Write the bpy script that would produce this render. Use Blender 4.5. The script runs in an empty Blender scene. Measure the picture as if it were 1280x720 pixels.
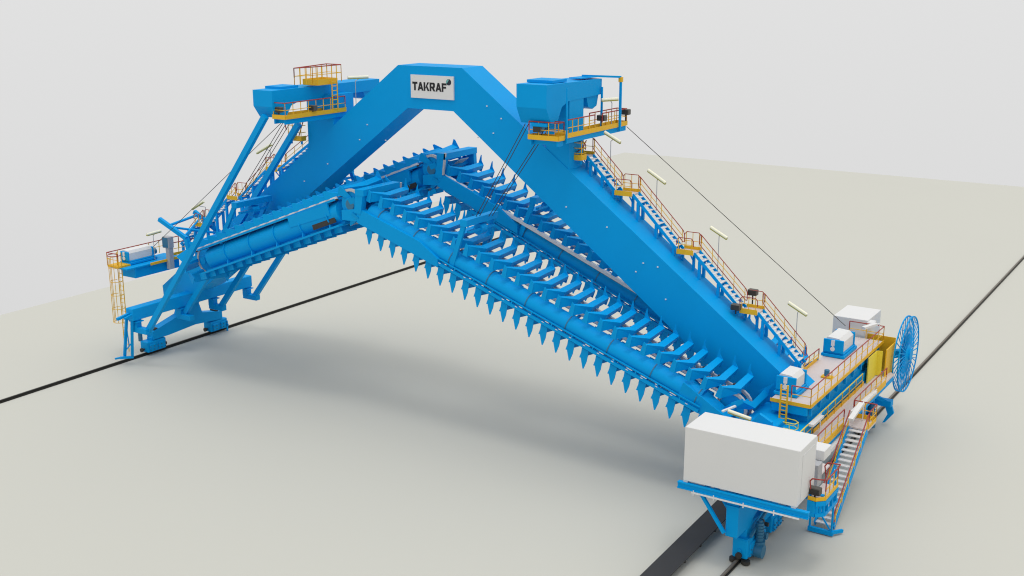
import bpy, bmesh, math, random
from mathutils import Vector as V, Matrix

random.seed(7)
SC = bpy.context.scene
COL = SC.collection

# ------------------------------------------------------------------ camera
F_PX, W_PX, HORIZON = 1455.0, 1280.0, 384.0
pitch = math.atan(HORIZON / F_PX)
yaw = math.atan(965.0 / (F_PX / math.cos(pitch)))
cam_d = bpy.data.cameras.new("camera")
cam = bpy.data.objects.new("camera", cam_d)
COL.objects.link(cam)
cam.location = (16.224, -52.56, 24.0)
cam.rotation_euler = (math.pi / 2 - pitch, 0, yaw)
cam_d.sensor_width = 36.0
cam_d.lens = F_PX / W_PX * 36.0
cam_d.clip_start, cam_d.clip_end = 0.5, 2000
SC.camera = cam

# ------------------------------------------------------------------ light
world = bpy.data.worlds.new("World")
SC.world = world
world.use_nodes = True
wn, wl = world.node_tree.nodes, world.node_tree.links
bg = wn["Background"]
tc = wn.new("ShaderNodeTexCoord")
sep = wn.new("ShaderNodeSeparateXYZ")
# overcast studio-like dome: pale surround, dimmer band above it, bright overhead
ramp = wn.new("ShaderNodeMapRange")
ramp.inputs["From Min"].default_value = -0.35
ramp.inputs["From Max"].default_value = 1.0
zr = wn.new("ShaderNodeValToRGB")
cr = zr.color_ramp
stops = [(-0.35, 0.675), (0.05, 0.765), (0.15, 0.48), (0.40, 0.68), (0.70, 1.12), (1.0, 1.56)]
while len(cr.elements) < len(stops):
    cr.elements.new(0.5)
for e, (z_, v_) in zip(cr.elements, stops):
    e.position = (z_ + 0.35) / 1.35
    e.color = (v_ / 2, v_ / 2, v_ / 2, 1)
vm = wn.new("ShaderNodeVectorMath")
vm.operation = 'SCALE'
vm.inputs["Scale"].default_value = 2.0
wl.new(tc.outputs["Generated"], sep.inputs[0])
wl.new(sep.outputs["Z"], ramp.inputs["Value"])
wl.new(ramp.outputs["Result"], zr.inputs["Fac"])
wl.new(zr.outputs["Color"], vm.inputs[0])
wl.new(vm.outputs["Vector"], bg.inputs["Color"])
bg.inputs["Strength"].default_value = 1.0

sun_d = bpy.data.lights.new("sun", 'SUN')
sun_d.energy = 0.44
sun_d.angle = math.radians(13)
sun_d.color = (1.0, 0.985, 0.96)
sun = bpy.data.objects.new("sun", sun_d)
COL.objects.link(sun)
SUN_DIR = V((0.20, -0.16, 1.0)).normalized()
sun.rotation_euler = SUN_DIR.to_track_quat('Z', 'Y').to_euler()
sun.location = (0, 0, 60)

SC.view_settings.view_transform = 'Standard'
SC.view_settings.look = 'None'
SC.view_settings.exposure = 0
SC.view_settings.gamma = 1
SC.cycles.filter_width = 1.1

# ------------------------------------------------------------------ materials
def mat(name, col, rough=0.5, var=0.06, scale=0.8, metal=0.0, spec=0.4, bump=0.0):
    m = bpy.data.materials.new(name)
    m.use_nodes = True
    n, l = m.node_tree.nodes, m.node_tree.links
    b = n["Principled BSDF"]
    b.inputs["Roughness"].default_value = rough
    b.inputs["Metallic"].default_value = metal
    b.inputs["Specular IOR Level"].default_value = spec
    t = n.new("ShaderNodeTexCoord")
    no = n.new("ShaderNodeTexNoise")
    no.inputs["Scale"].default_value = scale
    no.inputs["Detail"].default_value = 5
    l.new(t.outputs["Object"], no.inputs["Vector"])
    mx = n.new("ShaderNodeMix")
    mx.data_type = 'RGBA'
    mx.inputs["A"].default_value = tuple(c * (1 - var) for c in col) + (1,)
    mx.inputs["B"].default_value = tuple(min(1, c * (1 + var)) for c in col) + (1,)
    l.new(no.outputs["Fac"], mx.inputs["Factor"])
    l.new(mx.outputs["Result"], b.inputs["Base Color"])
    if bump:
        bp = n.new("ShaderNodeBump")
        bp.inputs["Strength"].default_value = bump
        bp.inputs["Distance"].default_value = 0.02
        l.new(no.outputs["Fac"], bp.inputs["Height"])
        l.new(bp.outputs["Normal"], b.inputs["Normal"])
    return m

M = dict(
    blue=mat("blue_paint", (0.0, 0.330, 0.75), 0.5, 0.05, 0.5, spec=0.1),
    motor=mat("motor_blue_grey", (0.03, 0.17, 0.30), 0.4, 0.08, 3),
    yellow=mat("yellow_paint", (0.80, 0.455, 0.012), 0.5, 0.05, 1),
    lightyellow=mat("pale_yellow_paint", (0.80, 0.66, 0.06), 0.5, 0.05, 1),
    red=mat("red_rail_paint", (0.33, 0.035, 0.025), 0.45, 0.08, 2),
    deck=mat("deck_grating", (0.60, 0.54, 0.53), 0.7, 0.04, 5),
    tread=mat("tread_grating", (0.74, 0.74, 0.74), 0.6, 0.05, 6),
    white=mat("white_panel", (0.715, 0.715, 0.705), 0.55, 0.015, 0.6),
    grey=mat("grey_cabinet", (0.42, 0.43, 0.45), 0.5, 0.05, 2),
    steel=mat("bright_chain_steel", (0.55, 0.54, 0.53), 0.4, 0.12, 6, 0.2),
    dark=mat("dark_steel", (0.035, 0.033, 0.030), 0.55, 0.2, 4),
    rail=mat("rail_steel", (0.016, 0.015, 0.012), 0.5, 0.25, 3),
    raillt=mat("worn_rail_head", (0.16, 0.14, 0.115), 0.45, 0.2, 3),
    belt=mat("rubber_belt", (0.030, 0.029, 0.029), 0.55, 0.18, 1.2),
    ground=mat("pale_ground", (0.548, 0.545, 0.492), 0.9, 0.012, 0.05, spec=0.1),
    tube=mat("lamp_tube", (0.86, 0.84, 0.66), 0.35, 0.03, 3),
    olive=mat("lamp_housing", (0.36, 0.34, 0.07), 0.5, 0.08, 3),
    lampgrey=mat("floodlight_housing", (0.09, 0.085, 0.075), 0.5, 0.1, 4),
    sign=mat("sign_white", (0.74, 0.73, 0.72), 0.6, 0.01, 1),
    black=mat("lettering_black", (0.012, 0.012, 0.016), 0.6, 0.05, 2),
    teal=mat("emblem_teal", (0.16, 0.46, 0.44), 0.5, 0.05, 2),
    navy=mat("emblem_navy", (0.010, 0.020, 0.040), 0.5, 0.05, 2),
)

# ------------------------------------------------------------------ mesh helpers
class MB:
    def __init__(s):
        s.v, s.f, s.mi, s.cur = [], [], [], 0
    def add(s, vs, fs):
        o = len(s.v)
        s.v += [V(p) for p in vs]
        s.f += [tuple(i + o for i in f) for f in fs]
        s.mi += [s.cur] * len(fs)
        return s
    def box(s, x0, x1, y0, y1, z0, z1):
        vs = [(x, y, z) for x in (x0, x1) for y in (y0, y1) for z in (z0, z1)]
        return s.add(vs, [(0, 1, 3, 2), (4, 6, 7, 5), (0, 4, 5, 1), (2, 3, 7, 6), (0, 2, 6, 4), (1, 5, 7, 3)])
    def bbox(s, x0, x1, y0, y1, z0, z1, b=0.03):
        """box with chamfered edges"""
        bm = bmesh.new()
        bmesh.ops.create_cube(bm, size=1.0)
        for v in bm.verts:
            v.co = V(((x0 + x1) / 2 + v.co.x * (x1 - x0), (y0 + y1) / 2 + v.co.y * (y1 - y0), (z0 + z1) / 2 + v.co.z * (z1 - z0)))
        bmesh.ops.bevel(bm, geom=bm.edges[:], offset=b, segments=1, affect='EDGES')
        bm.verts.index_update()
        s.add([v.co.copy() for v in bm.verts], [tuple(v.index for v in f.verts) for f in bm.faces])
        bm.free()
        return s
    def bar(s, a, b, w, h, up=(0, 0, 1)):
        a, b = V(a), V(b)
        d = (b - a).normalized()
        u = V(up)
        side = d.cross(u)
        if side.length < 1e-4:
            side = d.cross(V((0, 1, 0)))
        side.normalize()
        u = side.cross(d).normalized()
        vs = []
        for p in (a, b):
            for i, j in ((-1, -1), (1, -1), (1, 1), (-1, 1)):
                vs.append(p + side * (i * w / 2) + u * (j * h / 2))
        return s.add(vs, [(0, 3, 2, 1), (4, 5, 6, 7), (0, 1, 5, 4), (1, 2, 6, 5), (2, 3, 7, 6), (3, 0, 4, 7)])
    def tube(s, a, b, r, n=8, r2=None, caps=True):
        a, b = V(a), V(b)
        d = (b - a).normalized()
        x = d.orthogonal().normalized()
        y = d.cross(x)
        r2 = r if r2 is None else r2
        vs = []
        for p, rr in ((a, r), (b, r2)):
            for k in range(n):
                t = 2 * math.pi * k / n
                vs.append(p + x * (rr * math.cos(t)) + y * (rr * math.sin(t)))
        fs = [(k, (k + 1) % n, n + (k + 1) % n, n + k) for k in range(n)]
        if caps:
            fs += [tuple(range(n - 1, -1, -1)), tuple(range(n, 2 * n))]
        return s.add(vs, fs)
    def path(s, pts, r, n=6):
        for a, b in zip(pts[:-1], pts[1:]):
            if (V(a) - V(b)).length > 1e-4:
                s.tube(a, b, r, n)
        return s
    def prism(s, pts, off):
        """flat polygon pts (3D) extruded by vector off"""
        n = len(pts)
        off = V(off)
        vs = [V(p) for p in pts] + [V(p) + off for p in pts]
        fs = [tuple(range(n - 1, -1, -1)), tuple(range(n, 2 * n))]
        fs += [(k, (k + 1) % n, n + (k + 1) % n, n + k) for k in range(n)]
        return s.add(vs, fs)
    def ring(s, c, axis, r0, r1, t, n=24):
        """flat ring, thickness t along axis"""
        c, ax = V(c), V(axis).normalized()
        x = ax.orthogonal().normalized()
        y = ax.cross(x)
        vs = []
        for dz in (-t / 2, t / 2):
            for rr in (r0, r1):
                for k in range(n):
                    a = 2 * math.pi * k / n
                    vs.append(c + ax * dz + x * (rr * math.cos(a)) + y * (rr * math.sin(a)))
        fs = []
        for k in range(n):
            j = (k + 1) % n
            fs += [(k, j, n + j, n + k), (2 * n + k, 3 * n + k, 3 * n + j, 2 * n + j),
                   (k, 2 * n + k, 2 * n + j, j), (n + k, n + j, 3 * n + j, 3 * n + k)]
        return s.add(vs, fs)
    def build(s, name, m, parent=None, smooth=False, local=False):
        me = bpy.data.meshes.new(name)
        o0 = V((0, 0, 0)) if local else parent_world(parent)
        me.from_pydata([p - o0 for p in s.v], [], s.f)
        ms = m if isinstance(m, (list, tuple)) else [m]
        for k in ms:
            me.materials.append(M[k])
        if len(ms) > 1:
            me.polygons.foreach_set("material_index", s.mi)
        bm = bmesh.new()
        bm.from_mesh(me)
        bmesh.ops.recalc_face_normals(bm, faces=bm.faces[:])
        bm.to_mesh(me)
        bm.free()
        if smooth:
            for p in me.polygons:
                p.use_smooth = True
            try:
                me.set_sharp_from_angle(angle=math.radians(40))
            except Exception:
                pass
        o = bpy.data.objects.new(name, me)
        COL.objects.link(o)
        if parent is not None:
            o.parent = parent
        return o

def parent_world(p):
    o = V((0, 0, 0))
    while p is not None:
        o += V(p.location)
        p = p.parent
    return o

def thing(name, label, cat, loc, group=None):
    o = bpy.data.objects.new(name, None)
    o.empty_display_size = 0.3
    COL.objects.link(o)
    o.location = loc
    o["label"], o["category"] = label, cat
    if group:
        o["group"] = group
    return o

def tag(o, label, cat, group=None):
    o["label"], o["category"] = label, cat
    if group:
        o["group"] = group
    return o

def copy_child(src, parent, loc=None, rot=None):
    c = src.copy()
    COL.objects.link(c)
    c.parent = parent
    if loc is not None:
        c.location = loc
    if rot is not None:
        c.rotation_euler = rot
    for ch in list(src.children):
        copy_child(ch, c)
    return c

def copy_thing(src, loc, label, rotz=0):
    c = src.copy()
    COL.objects.link(c)
    c.location = loc
    c.rotation_euler = (0, 0, rotz)
    c["label"] = label
    for ch in list(src.children):
        copy_child(ch, c)
    return c

def rail_on(parent, pts, h=0.82, step=0.8, kick=True, top='red', close_ends=True, mid='yellow', r=0.024):
    """guardrail along floor points: posts, knee rail, red hand rail, kick plate"""
    posts, tops, kicks = MB(), MB(), MB()
    P = [V(p) for p in pts]
    up = V((0, 0, 1))
    for a, b in zip(P[:-1], P[1:]):
        L = (b - a).length
        n = max(1, round(L / step))
        for k in range(n + 1):
            q = a.lerp(b, k / n)
            posts.tube(q, q + up * h, r, 5)
        posts.tube(a + up * h * 0.52, b + up * h * 0.52, r * 0.8, 5)
        tops.tube(a + up * h, b + up * h, r * 1.25, 6)
        if kick:
            kicks.bar(a + up * 0.09, b + up * 0.09, 0.03, 0.18)
    if close_ends:
        for q in (P[0], P[-1]):
            tops.tube(q + up * h, q + up * h * 0.45, r * 1.25, 6)
    g = posts.build("guardrail", 'yellow', parent)
    tops.build("hand_rail", top, g)
    if kick:
        kicks.build("kick_plate", 'yellow', g)
    return g

# ------------------------------------------------------------------ setting
g = MB().box(-60.6, 70, -75, 97.4, -0.6, 0).build("ground", 'ground')
g["kind"] = "structure"

def track(x, label, m1, m2, w, yend):
    t = thing("crane_rail", label, "rail", (x, 0, 0), "rails the machine runs on")
    MB().box(x - w, x + w, -70, yend, 0.004, 0.07).build("rail_foot", m1, t)
    MB().box(x - w * 0.42, x + w * 0.42, -70, yend, 0.07, 0.17).build("rail_head", m2, t)
    return t
track(0.0, "dark steel rail under the carriage with the white container and cable reel", 'rail', 'raillt', 0.12, 97.0)
track(-43.9, "thin black rail under the two small bogies of the A-shaped leg", 'rail', 'rail', 0.115, 48.0)

def marker(x, y, label, h, m):
    t = thing("marker_post", label, "marker", (x, y, 0), "small marker posts beside the rails")
    MB().box(x - 0.05, x + 0.05, y - 0.05, y + 0.05, 0, h).build("post", m, t)
    MB().box(x - 0.13, x + 0.13, y - 0.03, y + 0.03, h - 0.36, h - 0.22).build("cross_plate", m, t)
marker(-43.45, 3.1, "tiny blue marker post beside the far bogie of the A-shaped leg", 0.75, 'blue')
marker(-1.9, 24.6, "tiny dark marker post on open ground beyond the cable reel", 0.4, 'dark')

belt = thing("conveyor_belt", "wide black rubber belt running out from under the white container", "conveyor belt", (-2.1, -14, 0))
def bz(y): return 0.30 + 0.03 * (y + 13.2)
MB().prism([(-2.66, -30, -0.1), (-1.60, -30, -0.1), (-1.60, 4, bz(4)), (-2.66, 4, bz(4))], (0, 0, 0.06)).build("belt", 'belt', belt)
rl = MB()
y = -19.0
while y < 4:
    rl.tube((-2.55, y, bz(y) - 0.14), (-1.70, y, bz(y) - 0.14), 0.06, 8)
    y += 1.6
rl.build("idler_rollers", 'dark', belt, True)

# ------------------------------------------------------------------ portal girder
PX0, PX1 = -22.05, 0
YF, YB = -1.15, 0.80
def portal_outline():
    top = [(-24.2, 19.52), (-19.9, 19.52), (-1.35, 5.76), (-0.25, 4.95)]
    bot = [(-0.25, 3.3), (-2.3, 3.35), (-20.5, 17.2), (-23.6, 17.2), (-41.0, 4.35), (-43.05, 3.4)]
    left = [(-43.1, 3.2), (-44.8, 3.2), (-44.85, 4.05)]
    return top + bot + left
po = portal_outline()
por = thing("portal_girder", "huge blue A-shaped box girder spanning between the two rails", "gantry girder", (-22.05, 0, 0))
MB().prism([(x, YF, z) for x, z in po], (0, YB - YF, 0)).build("girder", 'blue', por)
# small welded lugs, scattered pairs as on the plate face
lug = MB()
for x, z in ((-27.1, 15.2), (-26.5, 16.1), (-25.2, 15.3), (-18.3, 17.6), (-17.4, 17.0), (-17.9, 16.2), (-18.9, 15.9), (-13.4, 12.7), (-11.0, 11.9), (-8.9, 10.3), (-8.1, 10.2), (-9.3, 9.8), (-7.6, 8.6), (-31.5, 12.4), (-29.6, 13.6)):
    lug.box(x - 0.035, x + 0.035, YF - 0.04, YF + 0.01, z - 0.03, z + 0.03)
lug.build("lifting_lugs", 'tread', por)
sg = MB().box(-23.28, -20.41, YF - 0.09, YF - 0.003, 17.80, 19.05).build("sign_board", 'sign', por)
# stairs' support brackets are part of each flight

FONT = {
    'T': (6.0, [[(0, 5.3), (6, 5.3), (6, 7), (0, 7)], [(2.05, 0), (3.95, 0), (3.95, 5.3), (2.05, 5.3)]]),
    'A': (6.9, [[(0, 0), (1.95, 0), (4.3, 7), (2.5, 7)], [(4.95, 0), (6.9, 0), (4.4, 7), (2.6, 7)], [(1.5, 1.3), (5.4, 1.3), (5.0, 2.8), (1.9, 2.8)]]),
    'K': (6.8, [[(0, 0), (1.9, 0), (1.9, 7), (0, 7)], [(1.9, 2.2), (4.3, 7), (6.6, 7), (1.9, 2.0)], [(1.9, 2.3), (3.2, 4.3), (4.6, 7), (6.6, 7), (3.4, 3.3), (1.9, 1.8)], [(2.6, 3.6), (4.6, 0), (6.8, 0), (3.9, 4.6)]]),
    'R': (6.6, [[(0, 0), (1.9, 0), (1.9, 7), (0, 7)], [(1.9, 5.5), (4.2, 5.5), (5.4, 7), (1.9, 7)], [(4.1, 3.9), (5.6, 2.9), (6.2, 4.0), (6.2, 6.0), (5.4, 7), (4.1, 5.5)], [(1.9, 2.4), (4.6, 2.4), (5.6, 2.9), (4.1, 3.9), (1.9, 3.9)], [(2.6, 2.5), (4.4, 0), (6.6, 0), (4.8, 2.6)]]),
    'F': (5.6, [[(0, 0), (1.9, 0), (1.9, 7), (0, 7)], [(1.9, 5.4), (5.6, 5.4), (5.6, 7), (1.9, 7)], [(1.9, 2.7), (5.0, 2.7), (5.0, 4.2), (1.9, 4.2)]]),
}
cx, sc = -23.16, 0.066
for ch in "TAKRAF":
    adv, polys = FONT[ch]
    lt = MB()
    for k, poly in enumerate(polys):
        lt.prism([(cx + px * sc * 0.86, YF - 0.088 - 0.0006 * k, 18.21 + pz * sc) for px, pz in poly], (0, -0.014, 0))
    lt.build("letter", 'black', sg)
    cx += (adv - (0.1 if ch == 'T' else 0.0) + 0.35) * sc * 0.86
def disc(cx, cz, r, y, a0, a1, n=20):
    pts = [(cx + r * math.cos(a0 + (a1 - a0) * k / n), y, cz + r * math.sin(a0 + (a1 - a0) * k / n)) for k in range(n + 1)]
    return pts
MB().prism(disc(-20.72, 18.74, 0.165, YF - 0.090, 0, math.radians(351), 40), (0, -0.012, 0)).build("emblem_dark", 'navy', sg)
MB().prism(disc(-20.72, 18.74, 0.150, YF - 0.103, math.radians(75), math.radians(215)), (0, -0.008, 0)).build("emblem_light", 'teal', sg)

# ------------------------------------------------------------------ portal stairs, landings
def flight(a, b, yc, label, w=0.66, sup=True, name="stair_flight", group="stair flights up the girder"):
    """a upper (x,z) b lower (x,z) in XZ plane at y centre"""
    t = thing(name, label, "stairs", (b[0], yc, b[1]), group)
    A, B = V((a[0], yc, a[1])), V((b[0], yc, b[1]))
    for s in (-1, 1):
        o = V((0, s * w / 2, 0))
        MB().bar(A + o, B + o, 0.05, 0.15, (0, 0, 1)).build("stringer", 'blue', t)
    n = max(4, int(abs(a[1] - b[1]) / 0.19))
    tr = None
    for k in range(1, n):
        p = A.lerp(B, k / n)
        if tr is None:
            base = p.copy()
            tr = MB().box(p.x - 0.11, p.x + 0.11, yc - w / 2 + 0.03, yc + w / 2 - 0.03, p.z + 0.01, p.z + 0.05).build("tread", 'tread', t)
        else:
            copy_child(tr, t, p - base)
    up = V((0, 0, 1))
    y2 = V((0, w / 2 + 0.03, 0))
    posts, rails = MB(), MB()
    m = 4
    for k in range(m + 1):
        q = A.lerp(B, 0.04 + 0.92 * k / m) + y2
        posts.tube(q, q + up * 0.85, 0.018, 5)
    pa, pb = A.lerp(B, 0.02) + y2, A.lerp(B, 0.98) + y2
    dn = (pb - pa).normalized() * 0.22
    def loop(hh0, hh1):
        rails.path([pa + up * hh1, pa - dn * 0.4 + up * (hh1 - 0.10), pa - dn * 0.4 + up * (hh0 + 0.08), pa + up * hh0, pb + up * hh0,
                    pb + dn * 0.5 + up * (hh0 + 0.08), pb + dn * 0.5 + up * (hh1 - 0.14), pb + up * hh1, pa + up * hh1], 0.022)
    loop(0.30, 0.88)
    posts.tube(pa + up * 0.58, pb + up * 0.58, 0.018, 5)
    g = posts.build("handrail", 'yellow', t)
    rails.build("rail_loop", 'red', g)
    if sup:
        for k in (0.12, 0.52, 0.9):
            sp = MB()
            q = A.lerp(B, k)
            x = q.x
            zt = slope_top(x)
            sp.box(x - 0.07, x + 0.07, yc - w / 2 - 0.02, yc - w / 2 + 0.12, zt - 0.02, q.z - 0.08)
            sp.box(x - 0.07, x + 0.07, yc + w / 2 - 0.12, yc + w / 2 + 0.02, zt - 0.02, q.z - 0.08)
            sp.box(x - 0.05, x + 0.05, yc - w / 2 + 0.1, yc + w / 2 - 0.1, q.z - 0.2, q.z - 0.1)
            sp.build("support_post", 'blue', t)
    return t

def slope_top(x):
    if x > -19.9:
        return 19.52 - 0.742 * (x + 19.9)
    if x < -24.2:
        return 19.52 + 0.742 * (x + 24.2)
    return 19.52

def landing(x0, x1, z, yc, label, w=0.9):
    t = thing("stair_landing", label, "landing", ((x0 + x1) / 2, yc, z), "landings between the stair flights")
    y0, y1 = yc - w / 2, yc + w / 2
    MB().box(x0, x1, y0, y1, z - 0.08, z).build("deck", 'deck', t)
    MB().box(x0, x1, y0 - 0.03, y0 - 0.002, z - 0.10, z + 0.16).build("kick_plate", 'yellow', t)
    MB().box(x0, x1, y1 + 0.002, y1 + 0.03, z - 0.10, z + 0.16).build("kick_plate", 'yellow', t)
    for y, hh in ((y1 + 0.02, 0.88), (y0 - 0.02, 0.75)):
        posts, rails = MB(), MB()
        for x in (x0 + 0.1, (x0 + x1) / 2, x1 - 0.1):
            posts.tube((x, y, z), (x, y, z + hh), 0.018, 5)
        posts.tube((x0, y, z + 0.42), (x1, y, z + 0.42), 0.017, 5)
        rails.path([(x0, y, z + 0.35), (x0, y, z + hh - .13), (x0 + 0.12, y, z + hh), (x1 - 0.12, y, z + hh), (x1, y, z + hh - .13), (x1, y, z + 0.35)], 0.022)
        g = posts.build("guardrail", 'yellow', t)
        rails.build("rail_loop", 'red', g)
    for x in (x0 + 0.15, x1 - 0.15):
        sp = MB()
        sp.box(x - 0.06, x + 0.06, yc - 0.06, yc + 0.06, slope_top(x) - 0.02, z - 0.08)
        sp.bar((x, y0 + 0.03, z - 0.1), (x, yc, z - 0.55), 0.05, 0.05)
        sp.build("support_post", 'blue', t)
    return t

YC = 0.45
RF = [((-12.95, 15.20), (-11.20, 13.46)), ((-10.25, 13.46), (-7.62, 10.82)), ((-6.75, 10.82), (-4.12, 8.26)), ((-3.25, 8.26), (-0.95, 5.95))]
rf_lab = ["topmost stair flight on the right girder slope, just under the hoist platform", "second stair flight from the top on the right girder slope",
          "third stair flight from the top on the right girder slope", "lowest stair flight on the right girder slope, ending at the upper deck"]
for (a, b), lb in zip(RF, rf_lab):
    flight(a, b, YC, lb)
for (x0, x1, z), lb in zip([(-14.25, -12.95, 15.20), (-11.22, -10.23, 13.46), (-7.64, -6.73, 10.82), (-4.14, -3.23, 8.26)],
        ["yellow edged landing just under the right hoist platform", "upper small yellow landing on the right girder slope, by the second tube lamp",
         "middle small yellow landing on the right girder slope, by the third tube lamp", "lowest small yellow landing on the right girder slope, with two floodlights"]):
    landing(x0, x1, z, YC, lb)
def mx(x): return -44.1 - x
lf_lab = ["topmost stair flight on the left girder slope, behind the second strut", "second stair flight from the top on the left girder slope",
          "third stair flight from the top on the left girder slope", "lowest stair flight on the left girder slope, by the V-shaped frame"]
LF = [((-31.6, 14.65), (-34.6, 12.80)), ((-35.5, 12.80), (-38.5, 10.50)), ((-39.4, 10.5), (-41.9, 8.35)), ((-42.7, 8.3), (-44.4, 6.7))]
LF = [((-31.9, 14.60), (-34.85, 12.62)), ((-35.75, 12.62), (-38.45, 10.45)), ((-39.35, 10.45), (-41.75, 8.32)), ((-42.55, 8.32), (-44.2, 6.75))]
for (a, b), lb in zip(LF, lf_lab):
    flight(a, b, YC, lb)
for (x0, x1, z), lb in zip([(-31.92, -30.9, 14.60), (-35.77, -34.83, 12.62), (-39.37, -38.43, 10.45), (-42.57, -41.73, 8.32)],
        ["yellow caged landing hanging under the left hoist platform", "upper small yellow landing on the left girder slope, seen between the struts",
         "middle small yellow landing on the left girder slope, above the arched frame", "lowest small yellow landing on the left girder slope, above the grey cabinet"]):
    landing(x0, x1, z, YC, lb)

# ------------------------------------------------------------------ scraper booms
def blade_mesh(kind):
    """local frame: x along boom, y across, z outward; chain plane at z=0. chevron blade with end fins."""
    b = MB()
    hw = 1.38
    # bent scoop: deep overhanging near wing, flat far wing (x front/back at top, x front/back at bottom, z top, z bottom)
    sx = -1 if kind == 'tooth_low' else 1
    if kind.startswith('tooth'):
        st = [(-hw, -0.30, -0.22, -0.14, -0.08, 0.46, -0.10),
              (-0.46, 0.06, 0.40, 0.20, 0.38, 0.42, 0.12),
              (hw, -0.02, 0.30, 0.06, 0.28, 0.44, 0.14)]
        if sx < 0:
            st = [(-hw, -0.16, -0.08, -0.14, -0.02, 0.44, -0.12),
                  (-0.30, 0.06, 0.20, 0.10, 0.20, 0.36, -0.10),
                  (hw, 0.02, 0.16, 0.06, 0.16, 0.36, -0.10)]
    else:
        st = [(-hw, -0.10, 0.08, -0.04, 0.08, 0.30, -0.08), (0.0, 0.16, 0.4, 0.2, 0.4, 0.26, -0.08), (hw, -0.02, 0.2, 0.0, 0.2, 0.26, -0.08)] if kind == 'wide_low' else [(-hw, -0.34, -0.24, 0.02, 0.10, 0.34, -0.08),
              (0.0, -0.20, 0.20, 0.10, 0.34, 0.50, -0.08),
              (hw, -0.36, 0.06, -0.02, 0.22, 0.58, -0.08)]
    for (y0, a0, b0, c0, d0, t0, u0), (y1, a1, b1, c1, d1, t1, u1) in zip(st[:-1], st[1:]):
        pts = [(a0, y0, t0), (b0, y0, t0 - 0.02), (d0, y0, u0), (c0, y0, u0), (a1, y1, t1), (b1, y1, t1 - 0.02), (d1, y1, u1), (c1, y1, u1)]
        b.add([(sx * x, y, z) for x, y, z in pts], [(0, 1, 2, 3), (7, 6, 5, 4), (0, 4, 5, 1), (1, 5, 6, 2), (2, 6, 7, 3), (3, 7, 4, 0)])
    if kind == 'tooth_top':
        near = [(-0.36, -0.12), (-0.06, -0.12), (-0.14, 0.44), (-0.34, 0.56)]
        far = [(-0.05, -0.02), (0.30, -0.02), (0.30, 0.40), (0.06, 0.60), (-0.06, 0.90), (-0.10, 0.90), (-0.08, 0.5)]
    elif kind == 'tooth_low':
        near = [(0.18, -0.12), (-0.22, -0.12), (-0.30, 0.44), (-0.27, 0.86), (-0.22, 0.88), (0.10, 0.34)]
        far = near
    elif kind == 'wide_top':
        near = [(-0.41, -0.10), (0.36, -0.10), (0.36, 0.08), (-0.30, 0.40), (-0.41, 0.40)]
        far = [(-0.41, -0.10), (0.43, -0.10), (0.43, 0.30), (-0.30, 0.88), (-0.41, 0.88)]
    else:
        near = [(-0.405, -0.16), (0.405, -0.16), (0.405, 0.25), (-0.405, 0.31)]
        far = near
    for y, ff in ((-hw - 0.03, near), (hw, far)):
        lean = 0.30 if kind.startswith('wide') and y < 0 else 0.0      # shingled side plates
        b.prism([(x, y - lean * (0.43 - x), z) for x, z in ff], (0, 0.035, 0))
    b.box(-0.05, 0.35, -0.22, 0.22, -0.16, -0.05)
    return b

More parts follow.
